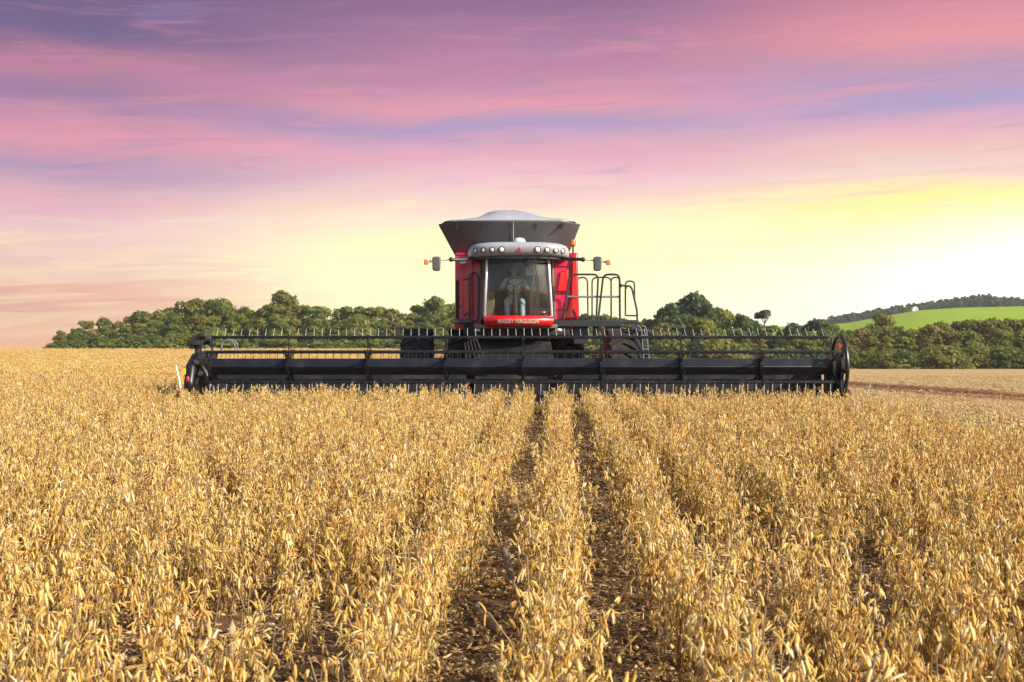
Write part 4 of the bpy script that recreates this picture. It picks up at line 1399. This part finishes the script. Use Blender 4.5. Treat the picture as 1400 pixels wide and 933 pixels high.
for c_ in bpy.data.objects:
    if c_.parent == cab and c_.type == 'MESH':
        c_.matrix_parent_inverse = Matrix.Translation(-Vector((0.12, 26.8, 1.7)))
# emblem: three joined triangles
ex, ez = (710 - 700) / F * 25.75, H - (341.5 - 467) / F * 25.75
ey = roof_y(ex) - 0.008
mb = MB()
def tri(cx, cz, s):
    mb.prism([(cx - s, cz - s * 0.55), (cx + s, cz - s * 0.55), (cx + s * 0.1, cz + s * 0.8), (cx - s * 0.1, cz + s * 0.8)], 'Y', ey, ey - 0.012)
tri(ex, ez + 0.02, 0.025); tri(ex - 0.029, ez - 0.016, 0.025); tri(ex + 0.029, ez - 0.016, 0.025)
mb.build('emblem', 'red_lens', CB)
# dome, antenna, beacon
mb = MB(); mb.lathe([(0.125, 0), (0.13, 0.03), (0.12, 0.07), (0.085, 0.105), (0.03, 0.118), (0.0, 0.12)], (0.15, 26.25, 3.40), 'Z', 24); mb.build('antenna_dome', 'white_plastic', CB)
mb = MB(); mb.tube([(0.03, 26.3, 3.40), (0.03, 26.3, 3.86)], [0.006, 0.003], 6); mb.build('antenna', 'husk_pale', CB)
bp = P(783, 340, 26.9)
mb = MB(); mb.cyl(P(783.5, 348, 26.95), P(783.5, 337, 26.95), 0.02, 8); mb.box(P(783.5, 336.5, 26.95), (0.08, 0.08, 0.03)); st_ = mb.build('beacon_post', 'rail_paint', CB)
mb = MB(); mb.lathe([(0.0, 0), (0.062, 0), (0.064, 0.06), (0.055, 0.10), (0.03, 0.115), (0, 0.118)], tuple(P(783.5, 336, 26.95)), 'Z', 18); mb.build('beacon', 'orange_lens', CB)
# wiper
mb = MB()
y0 = 25.93
mb.tube([P(712, 352, y0), P(724, 366, y0 - 0.03), P(729, 372, y0 - 0.05)], 0.011, 6); mb.tube([P(716, 352, y0), P(727, 364, y0 - 0.03)], 0.009, 6)
mb.tube([P(731, 360, y0), P(736, 386, y0 - 0.05), P(736, 420, y0 - 0.05)], 0.009, 6)
mb.build('wiper', 'black_matt', CB)
# mirrors
for sgn in (-1, 1):
    d = 25.75
    if sgn < 0:
        arm = [P(648, 353, 26.2), P(632, 356, 25.9), P(617, 355.5, d)]; rod = [P(617, 355.5, d), P(603, 357, d), P(585, 359, d)]
        cx, joint, orng = 596.8, P(617, 355.5, d), (579.5, 585.5, 359.3)
    else:
        arm = [P(768, 354, 26.2), P(783, 355, 25.9), P(797, 355.5, d)]; rod = [P(797, 355.5, d), P(812, 357, d), P(829, 359.5, d)]
        cx, joint, orng = 816.8, P(797, 355.5, d), (828.5, 834.5, 359.7)
    mb = MB(); mb.tube(arm, [0.04, 0.036, 0.032], 8); mb.ball(joint, 0.05); mb.build('mirror_arm', 'rail_paint', CB)
    mb = MB(); mb.tube(rod, 0.014, 8); mb.tube([rod[1] + Vector((sgn * 0.2, 0, 0.0)), rod[2]], 0.026, 8); mb.build('mirror_rod', 'steel', CB)
    c_ = P(cx, 361.5, d)
    poly = [(c_.x + 0.085 * a, c_.z + 0.145 * b) for a, b in ((-1, 0.75), (-0.75, 1), (0.8, 1), (1, 0.8), (0.9, -0.8), (0.6, -1), (-0.65, -1), (-0.95, -0.75))]
    mb = MB(); mb.prism(poly, 'Y', d - 0.06, d + 0.05)
    mh = mb.build('mirror', 'tank_grey', CB, bevel=0.025)
    mb = MB(); mb.prism([(c_.x + (a - c_.x) * 0.82, c_.z + (b - c_.z) * 0.85) for a, b in poly], 'Y', d + 0.05, d + 0.056)
    gl_ = mb.build('glass', 'mirror_glass'); gl_.parent = mh
    mb = MB(); mb.box(P((orng[0] + orng[1]) / 2, orng[2], d - 0.02), (0.085, 0.06, 0.10)); mb.build('side_marker', 'orange_lens', CB, bevel=0.012)
# lower white lamps
for px in (652.5, 764.5):
    mb = MB(); mb.ball(P(px, 452, 26.3), (0.065, 0.04, 0.034)); mb.build('lower_lamp', 'lamp_lens', CB)

# --- grain tank
rim_y0, rim_y1, bot_y0, bot_y1 = 26.75, 30.7, 27.35, 30.2
zr, zb_ = P(0, 301.5, rim_y0).z, 3.22
xl0, xr0 = P(598, 0, rim_y0).x, P(795, 0, rim_y0).x
xl1, xr1 = P(622, 0, 27.3).x, P(777, 0, 27.3).x
def octo(xl, xr, ya, yb, ch, chy, z):
    return [(xl + ch, ya, z), (xr - ch, ya, z), (xr, ya + chy, z), (xr, yb - chy, z), (xr - ch, yb, z), (xl + ch, yb, z), (xl, yb - chy, z), (xl, ya + chy, z)]
lv = [octo(xl1, xr1, bot_y0, bot_y1, 0.04, 0.04, zb_), octo(xl0 + 0.02, xr0 - 0.02, rim_y0 + 0.02, rim_y1 - 0.02, 0.42, 0.36, zr - 0.06),
      octo(xl0, xr0, rim_y0, rim_y1, 0.43, 0.36, zr - 0.02), octo(xl0 + 0.02, xr0 - 0.02, rim_y0 + 0.02, rim_y1 - 0.02, 0.43, 0.36, zr),
      octo(xl0 + 0.07, xr0 - 0.07, rim_y0 + 0.07, rim_y1 - 0.07, 0.42, 0.36, zr - 0.03), octo(xl1 + 0.08, xr1 - 0.08, bot_y0 + 0.08, bot_y1 - 0.08, 0.04, 0.04, zb_ + 0.05)]
# dip the corners a little, as the extension flaps do
vs = []
for l_ in lv:
    for k, p in enumerate(l_):
        dz = -0.045 if (k in (2, 3, 6, 7) and p[2] > 3.6) else 0
        vs.append((p[0], p[1], p[2] + dz))
fs = [tuple(range(8))[::-1]]
for i in range(len(lv) - 1):
    for k in range(8):
        l = (k + 1) % 8
        fs.append((i * 8 + k, i * 8 + l, (i + 1) * 8 + l, (i + 1) * 8 + k))
fs.append(tuple(range((len(lv) - 1) * 8, len(lv) * 8)))
tank = MB().add(vs, fs).build('grain_tank', 'tank_grey', CB, bevel=0.012)
for px in (625, 661, 697, 732, 768):
    a = P(px, 305, rim_y0); 
    mb = MB()
    t0 = 0.12
    yf = rim_y0 + 0.02
    mb.box((a.x, yf + 0.03, zr - 0.14), (0.035, 0.05, 0.13)); mb.cyl((a.x - 0.03, yf + 0.02, zr - 0.10), (a.x + 0.03, yf + 0.02, zr - 0.10), 0.022, 8)
    lt = mb.build('latch', 'black_matt'); lt.parent = tank
mb = MB()
mb.bar((P(697, 0, 26.8).x, rim_y0 + 0.09, zr - 0.12), (P(697, 0, 27.3).x, 27.20, 3.36), 0.02, 0.012, up=(0, -1, 0))
sm_ = mb.build('seam', 'black_matt'); sm_.parent = tank
# canvas cover bulging above the rim
nx2, ny2 = 36, 30
vs, fs = [], []
tabc = [(598, 303), (622, 301.3), (640, 300.5), (655, 296), (668, 290.5), (680, 287.3), (692, 286.2), (704, 286.8), (718, 289.5), (735, 294), (752, 298), (772, 301), (795, 303)]
for j in range(ny2 + 1):
    v_ = j / ny2
    yy = rim_y0 + 0.05 + (rim_y1 - rim_y0 - 0.1) * v_
    for i in range(nx2 + 1):
        u_ = i / nx2
        xx = xl0 + 0.06 + (xr0 - xl0 - 0.12) * u_
        yq = max(rim_y0 + 0.05 + max(0, 0.38 - min(xx - xl0, xr0 - xx)) * 0.85, min(yy, rim_y1 - 0.05 - max(0, 0.38 - min(xx - xl0, xr0 - xx)) * 0.85))
        dpk = 28.6
        pxq = 700 + xx / dpk * F
        hh = (302.2 - interp(pxq, tabc)) * 1.16 * dpk / F + (4.0 - 3.937) * 0
        hh = max(hh, 0.0)
        ridge = math.sin(math.pi * v_) ** 0.55
        z = zr - 0.012 - (0.045 if (u_ < 0.02 or u_ > 0.98) else 0) + (hh * 1.0 + 0.10 * min(1, 12 * min(u_, 1 - u_)) * 1.0) * ridge * 0.98
        z += 0.012 * math.sin(xx * 9 + yy * 2) * ridge + 0.008 * math.sin(xx * 23 - yy * 4) * ridge
        vs.append((xx, yq, z))
n = nx2 + 1
fs = [(j * n + i, j * n + i + 1, (j + 1) * n + i + 1, (j + 1) * n + i) for j in range(ny2) for i in range(nx2)]
cv = MB().add(vs, fs).build('tank_cover', 'cover_canvas', CB, smooth=60)
s_ = cv.modifiers.new('thickness', 'SOLIDIFY'); s_.thickness = 0.01

# --- platform, rails, ladder on the right
PD = 26.55
mb = MB()
a, b = P(757, 440, PD), P(873, 440, PD)
mb.box(((a.x + b.x) / 2, PD + 0.35, P(0, 440.5, PD).z), (b.x - a.x, 0.8, 0.07))
mb.box(((a.x + P(850, 0, PD).x) / 2, PD - 0.03, P(0, 443, PD).z), (P(850, 0, PD).x - a.x, 0.05, 0.13))
mb.box((P(795, 0, PD).x, PD + 0.4, 1.55), (0.3, 0.5, 0.42))
mb.box((P(815, 0, PD).x, PD + 0.2, 1.55), (0.12, 0.12, 0.44))
mb.build('platform', 'rail_paint', CB, bevel=0.008)
mb = MB()
mb.prism([(P(826, 0, PD).x, P(0, 446, PD).z), (P(850, 0, PD).x, P(0, 444, PD).z), (P(848, 0, PD).x, P(0, 450, PD).z), (P(832, 0, PD).x, P(0, 450, PD).z)], 'Y', PD - 0.02, PD + 0.3)
mb.build('platform_bracket', 'black_matt', CB)
def arcs(pts, rad=4.0, k=5):
    """round the corners of a pixel polyline"""
    out = [pts[0]]
    for i in range(1, len(pts) - 1):
        p0, p1, p2 = (np.array(pts[i - 1], float), np.array(pts[i], float), np.array(pts[i + 1], float))
        d0, d1 = p0 - p1, p2 - p1
        r0 = min(rad, np.linalg.norm(d0) * 0.49); r1 = min(rad, np.linalg.norm(d1) * 0.49)
        a_, b_ = p1 + d0 / np.linalg.norm(d0) * r0, p1 + d1 / np.linalg.norm(d1) * r1
        for t in np.linspace(0, 1, k):
            out.append(tuple((1 - t) ** 2 * a_ + 2 * t * (1 - t) * p1 + t * t * b_))
    out.append(pts[-1])
    return out
rails = [([(769.5, 441), (779, 376), (818, 376), (815, 441)], PD, 0.021, 7), ([(789, 441), (789, 380), (803, 380), (804, 441)], PD + 0.7, 0.017, 7),
         ([(809.5, 441), (809.5, 380), (835.5, 380), (836, 441)], PD + 0.7, 0.017, 7), ([(817.5, 441), (825, 376), (847, 376), (847.5, 441)], PD, 0.022, 7),
         ([(835.5, 441), (835.5, 380), (847.5, 380), (848, 441)], PD + 0.5, 0.017, 6), ([(855, 432), (855, 385), (867.5, 385), (867.5, 408)], PD + 0.1, 0.017, 6),
         ([(855.5, 396), (856.5, 391), (863.5, 393), (871, 426), (871.5, 447)], PD, 0.021, 5), ([(775, 406.5), (847, 406.5)], PD + 0.02, 0.022, 4),
         ([(847, 391), (856, 391.5)], PD + 0.02, 0.02, 3), ([(855, 432), (870, 432.5)], PD + 0.05, 0.016, 3), ([(789, 406), (836, 406)], PD + 0.7, 0.014, 3), ([(867.5, 408), (867.5, 412), (870.5, 424)], PD + 0.05, 0.016, 3)]
for pts_, d_, rad_, cr_ in rails:
    mb = MB()
    pp = arcs(pts_, cr_) if len(pts_) > 2 else pts_
    mb.tube([P(q[0], q[1], d_) for q in pp], rad_, 8)
    mb.build('guard_rail', 'grey_rail' if pts_[0] == (775, 406.5) else 'rail_paint', CB)
mb = MB(); mb.ball(P(848.5, 391, PD), 0.04); mb.build('rail_clamp', 'black_matt', CB)
ld = empty('ladder', (2.7, 26.3, 0.9)); ld.parent = CB; ld.matrix_parent_inverse = Matrix.Translation(-WORLD[CB.name])
LI = Matrix.Translation(-Vector((2.7, 26.3, 0.9)))
mb = MB(); mb.bar(P(866, 444, 26.5), P(877, 494, 26.3), 0.12, 0.05, up=(0, 1, 0)); s1_ = mb.build('stringer', 'seat_fabric', ld)
mb = MB(); mb.bar(P(871, 444, 26.9), P(885, 500, 26.7), 0.10, 0.04, up=(0, 1, 0)); s2_ = mb.build('stringer', 'rail_paint', ld)
kids = [s1_, s2_]
for py in (452, 463, 474, 485, 496):
    mb = MB()
    q0, q1 = P(867 + (py - 444) * 0.22, py, 26.4), P(884.5 + (py - 452) * 0.04, py, 26.8)
    mb.bar(q0, q1, 0.14, 0.03); kids.append(mb.build('step', 'dark_sheet', ld))
for off in (0, 7):
    mb = MB()
    mb.tube([P(q[0] + off, q[1], 26.25) for q in arcs([(871.5 - off * 0.2, 446), (875, 447), (877, 452), (880, 492)], 3)], 0.012, 7); kids.append(mb.build('grab_rail', 'grey_rail', ld))
mb = MB(); mb.tube([P(876, 459.5, 26.25), P(883, 459.5, 26.25)], 0.012, 6); mb.tube([P(878, 478, 26.25), P(885.5, 478, 26.25)], 0.014, 6); kids.append(mb.build('grab_rail', 'grey_rail', ld))
for k in kids: k.matrix_parent_inverse = LI

# --- cab interior
def cabpart(mb, name, m, bev=0.0):
    o = mb.build(name, m, cab, bevel=bev); o.matrix_parent_inverse = Matrix.Translation(-Vector((0.12, 26.8, 1.7))); return o
SX = (703 - 700) / F * 26.95
seat = MB()
seat.box((SX, 27.0, 2.06), (0.52, 0.50, 0.13)); seat.box((SX, 27.27, 2.45), (0.50, 0.13, 0.72)); seat.box((SX, 27.27, 2.89), (0.28, 0.10, 0.16))
seat.box((SX, 27.0, 1.87), (0.35, 0.35, 0.26))
cabpart(seat, 'driver_seat', 'seat_fabric', 0.04)
mb = MB(); mb.box((SX + 0.42, 26.85, 2.12), (0.20, 0.62, 0.74)); mb.box((SX + 0.40, 26.6, 2.5), (0.14, 0.16, 0.08)); mb.cyl((SX + 0.40, 26.6, 2.5), (SX + 0.38, 26.55, 2.66), 0.022, 8)
cabpart(mb, 'console', 'cab_trim', 0.02)
mb = MB(); mb.box((SX + 0.42, 26.62, 2.86), (0.34, 0.05, 0.20)); mb.box((SX + 0.42, 26.7, 2.72), (0.04, 0.04, 0.3)); cabpart(mb, 'monitor', 'cab_screen', 0.01)
mb = MB(); mb.box((SX - 0.5, 26.9, 2.1), (0.18, 0.5, 0.66)); cabpart(mb, 'side_shelf', 'cab_trim', 0.02)
mb = MB()
wc, wr_ = Vector((SX + 0.02, 26.52, 2.54)), 0.195
tl_ = Matrix.Rotation(R(35), 3, 'X')
ring = [wc + tl_ @ Vector((wr_ * math.cos(t), 0, wr_ * math.sin(t))) for t in np.linspace(0, 2 * math.pi, 28, endpoint=False)]
mb.tube(ring, 0.013, 8, closed=True)
for t in (0.5, 2.64, 4.71):
    mb.tube([wc, wc + tl_ @ Vector((wr_ * math.cos(t), 0, wr_ * math.sin(t)))], 0.014, 6)
mb.tube([wc, wc + Vector((0, -0.10, -0.30)), (SX + 0.02, 26.40, 1.74)], [0.05, 0.05, 0.07], 10)
cabpart(mb, 'steering_wheel', 'black_matt')

# ------------------------------------------------------------------ the driver
def skin_mesh(name, verts, edges, radii, material, root=0, sub=2):
    me = bpy.data.meshes.new(name)
    me.from_pydata([tuple(v) for v in verts], edges, [])
    o = bpy.data.objects.new(name, me)
    COL.objects.link(o)
    sm_ = o.modifiers.new('skin', 'SKIN')
    sv = me.skin_vertices[0].data
    for i, r_ in enumerate(radii):
        sv[i].radius = (r_, r_) if not isinstance(r_, tuple) else r_
        sv[i].use_root = (i == root)
    sm_.use_smooth_shade = True
    ss = o.modifiers.new('sub', 'SUBSURF'); ss.levels = sub; ss.render_levels = sub
    dg_ = bpy.context.evaluated_depsgraph_get()
    dg_.update()
    out = bpy.data.meshes.new_from_object(o.evaluated_get(dg_))
    bpy.data.objects.remove(o)
    out.name = name
    out.materials.clear(); out.materials.append(MATS[material])
    return out
PX, PY, PZ = SX, 27.0, 2.22
def B(x, y, z): return Vector((PX + x, PY + y, PZ + z))
jv = [B(0, 0.03, 0.0), B(0, 0.07, 0.2), B(0, 0.07, 0.38), B(0, 0.03, 0.52), B(0, 0.01, 0.585), B(0, -0.02, 0.66), B(0, -0.01, 0.755),
      B(-0.18, 0.05, 0.455), B(-0.285, -0.08, 0.24), B(-0.17, -0.36, 0.33), B(-0.145, -0.43, 0.36),
      B(0.18, 0.05, 0.455), B(0.285, -0.08, 0.24), B(0.19, -0.36, 0.33), B(0.175, -0.43, 0.36),
      B(-0.10, -0.02, -0.02), B(-0.15, -0.44, 0.02), B(-0.13, -0.50, -0.36), B(-0.15, -0.62, -0.42),
      B(0.10, -0.02, -0.02), B(0.17, -0.44, 0.02), B(0.17, -0.50, -0.36), B(0.19, -0.62, -0.42)]
je = [(0, 1), (1, 2), (2, 3), (3, 4), (4, 5), (5, 6), (2, 7), (7, 8), (8, 9), (9, 10), (2, 11), (11, 12), (12, 13), (13, 14),
      (0, 15), (15, 16), (16, 17), (17, 18), (0, 19), (19, 20), (20, 21), (21, 22)]
jr = [0.12, 0.115, 0.12, 0.06, 0.052, 0.088, 0.075, 0.055, 0.042, 0.03, 0.036, 0.055, 0.042, 0.03, 0.036, 0.085, 0.062, 0.042, 0.036, 0.085, 0.062, 0.042, 0.036]
body_me = skin_mesh('person', jv, je, jr, 'skin')
import bmesh
bm = bmesh.new(); bm.from_mesh(body_me)
parts_ = []
for s, hand in ((-1, jv[10]), (1, jv[14])):
    for k in range(4):
        a = hand + Vector((s * (-0.01), -0.012, 0.022 - 0.015 * k))
        L_ = (0.07, 0.08, 0.075, 0.06)[k]
        parts_.append(skin_mesh('finger', [a, a + Vector((-s * 0.01, -L_ * 0.45, 0.004)), a + Vector((-s * 0.03, -L_ * 0.62, -0.012)), a + Vector((-s * 0.045, -L_ * 0.35, -0.02))], [(0, 1), (1, 2), (2, 3)], [0.0095, 0.009, 0.0085, 0.007], 'skin', 0, 1))
    a = hand + Vector((-s * 0.02, 0.01, 0.02))
    parts_.append(skin_mesh('thumb', [a, a + Vector((-s * 0.025, -0.01, 0.025)), a + Vector((-s * 0.045, -0.03, 0.02))], [(0, 1), (1, 2)], [0.012, 0.010, 0.008], 'skin', 0, 1))
hc = B(0, -0.02, 0.675)
nose = MB(); nose.ball(hc + Vector((0, -0.098, -0.005)), (0.014, 0.02, 0.024), 8, 6)
for s in (-1, 1): nose.ball(hc + Vector((s * 0.088, 0.01, 0.0)), (0.012, 0.022, 0.032), 8, 6)
parts_.append(nose.mesh('nose', 'skin'))
for pm in parts_:
    bm.from_mesh(pm)
bm.to_mesh(body_me); bm.free()
for p_ in body_me.polygons: p_.use_smooth = True
driver = linked('person', body_me)
tag(driver, 'driver in pale grey shirt and blue jeans seated in the cab holding the steering wheel', 'person')
sh_i = [0, 1, 2, 7, 8, 11, 12, 3]
mp = {k: i for i, k in enumerate(sh_i)}
sv_ = [jv[k].copy() for k in sh_i]
sv_[mp[3]] = B(0, 0.035, 0.50)
sh = linked('shirt', skin_mesh('shirt', sv_, [(mp[0], mp[1]), (mp[1], mp[2]), (mp[2], mp[7]), (mp[7], mp[8]), (mp[2], mp[11]), (mp[11], mp[12]), (mp[2], mp[3])], [0.14, 0.138, 0.142, 0.072, 0.056, 0.072, 0.056, 0.075], 'shirt_cloth'), driver)
jn_i = [0, 15, 16, 17, 19, 20, 21]
mp = {k: i for i, k in enumerate(jn_i)}
linked('jeans', skin_mesh('jeans', [jv[k] for k in jn_i], [(mp[0], mp[15]), (mp[15], mp[16]), (mp[16], mp[17]), (mp[0], mp[19]), (mp[19], mp[20]), (mp[20], mp[21])], [0.128, 0.098, 0.076, 0.058, 0.098, 0.076, 0.058], 'jeans_cloth'), driver)
mb = MB()
mb.ball(hc + Vector((0, 0.03, 0.05)), (0.096, 0.094, 0.085), 16, 10, -0.05)
mb.build('hair', 'hair', driver, smooth=60)
mb = MB()
for s in (-1, 1): mb.ball(hc + Vector((s * 0.034, -0.083, 0.018)), (0.012, 0.008, 0.008), 8, 6)
mb.box(hc + Vector((0, -0.083, -0.045)), (0.045, 0.012, 0.008))
mb.build('eyes', 'eye', driver)
mb = MB()
for k in (17, 21):
    f0 = jv[k]; mb.ball(f0 + Vector((0.01, -0.07, -0.075)), (0.048, 0.13, 0.045), 12, 8)
mb.build('shoes', 'shoe', driver, smooth=60)

# ------------------------------------------------------------------ old maize stalks lying in the crop
def stalk(name, label, pts, r, material, flakes=0, seed=0):
    rr = random.Random(seed)
    pts = [Vector(p) for p in pts]
    loc = pts[0]
    o = bpy.data.objects.new(name, None); COL.objects.link(o); o.location = loc
    tag(o, label, 'stalk', 'old maize stalks among the rows')
    mb = MB()
    dense, rad = [], []
    for i in range(len(pts) - 1):
        for t in np.linspace(0, 1, 5, endpoint=(i == len(pts) - 2)):
            dense.append(pts[i].lerp(pts[i + 1], t) - loc + Vector((rr.uniform(-1, 1), rr.uniform(-1, 1), rr.uniform(-1, 1))) * r * 0.15)
            rad.append(r * (1.0 + (0.22 if t == 0 else 0)) * rr.uniform(0.88, 1.1))
    mb.tube(dense, rad, 8)
    st2 = mb.build('cane', material, smooth=50); st2.parent = o
    if flakes and material != 'husk_pale' or flakes > 2:
        fb_ = MB()
        for k in range(flakes):
            a = rr.choice(dense[1:])
            d = (dense[-1] - dense[0]).normalized()
            side = Vector((rr.uniform(-1, 1), rr.uniform(-1, 1), rr.uniform(-0.6, 0.6))).normalized()
            L = rr.uniform(5, 11) * r
            w = r * rr.uniform(0.7, 1.3)
            prev = []
            n_ = d.cross(side).normalized()
            for t in np.linspace(0, 1, 5):
                c_ = a + side * (r * 0.8 + L * 0.35 * t * t) + d * (L * t * rr.choice((0.8, 0.9))) - Vector((0, 0, 0.3 * L * t * t))
                ww = w * math.sin(math.pi * (0.15 + 0.83 * t))
                prev += [c_ - n_ * ww, c_ + side * r * 0.4, c_ + n_ * ww]
            fs_ = []
            for q in range(4):
                fs_ += [(q * 3, q * 3 + 1, q * 3 + 4, q * 3 + 3), (q * 3 + 1, q * 3 + 2, q * 3 + 5, q * 3 + 4)]
            fb_.add(prev, fs_)
        ff2 = fb_.build('husk', 'husk' if material != 'husk_pale' else 'husk_pale', smooth=60); ff2.parent = o; ff2['kind'] = 'stuff'
        so = ff2.modifiers.new('t', 'SOLIDIFY'); so.thickness = 0.002
    return o
def G(px, py, h=0.0):
    """ground point under a photo pixel, lifted by h"""
    d = (H - h) * F / (py - 467)
    return Vector(((px - 700) * d / F, d, h + gz((px - 700) * d / F, d)))
stalk('maize_stalk', 'upright cut stump of a thick stalk near the lower left, standing among pods', [G(312, 960, 0.0), G(313, 925, 0.10), G(317, 870, 0.26)], 0.013, 'husk', 2, 1)
stalk('maize_stalk', 'short pale broken stalk lying aslant at the lower left corner', [G(148, 912, 0.20), G(158, 901, 0.22), G(170, 889, 0.25)], 0.011, 'husk_pale', 1, 2)
stalk('maize_stalk', 'grey split stalk with peeling husk standing in the gap left of the centre row', [G(705, 815, 0.02), G(698, 790, 0.10), G(688, 752, 0.20)], 0.017, 'husk_grey', 7, 3)
stalk('maize_stalk', 'pale curled husk on a bent stalk beside the centre row', [G(724, 740, 0.05), G(724, 722, 0.14), G(716, 706, 0.2), G(700, 712, 0.17)], 0.017, 'husk_pale', 3, 4)
stalk('maize_stalk', 'brown stalk lying diagonally in the left gap, lower end by the centre row', [G(650, 835, 0.03), G(668, 852, 0.05), G(686, 868, 0.07)], 0.018, 'husk_grey', 5, 5)
stalk('maize_stalk', 'thick tan stalk lying at the bottom of the left gap pointing at the centre row', [G(656, 925, 0.03), G(676, 915, 0.05), G(694, 908, 0.06)], 0.018, 'husk', 2, 6)
stalk('maize_stalk', 'long tan stalk leaning across the left rows near the bottom', [G(446, 920, 0.05), G(470, 908, 0.09), G(490, 897, 0.14)], 0.016, 'husk', 3, 7)
stalk('maize_stalk', 'pale bent stalk lying low among the right-hand rows', [G(1165, 905, 0.08), G(1190, 900, 0.1), G(1205, 893, 0.1)], 0.014, 'husk_pale', 2, 8)

# ------------------------------------------------------------------ air
hb = MB(); hb.box((0, 650, 14.5), (3400, 2200, 77))
hz_ = hb.build('haze', 'bark', smooth=0)
hm = bpy.data.materials.new('haze_air'); hm.use_nodes = True
hm.node_tree.nodes.clear()
ho = hm.node_tree.nodes.new('ShaderNodeOutputMaterial')
hv = hm.node_tree.nodes.new('ShaderNodeVolumePrincipled')
hv.inputs['Color'].default_value = (0.92, 0.93, 0.95, 1)
hv.inputs['Density'].default_value = 0.0002
hv.inputs['Anisotropy'].default_value = 0.2
hm.node_tree.links.new(hv.outputs[0], ho.inputs['Volume'])
hz_.data.materials.clear(); hz_.data.materials.append(hm)
tag(hz_, None, None, None, 'stuff')
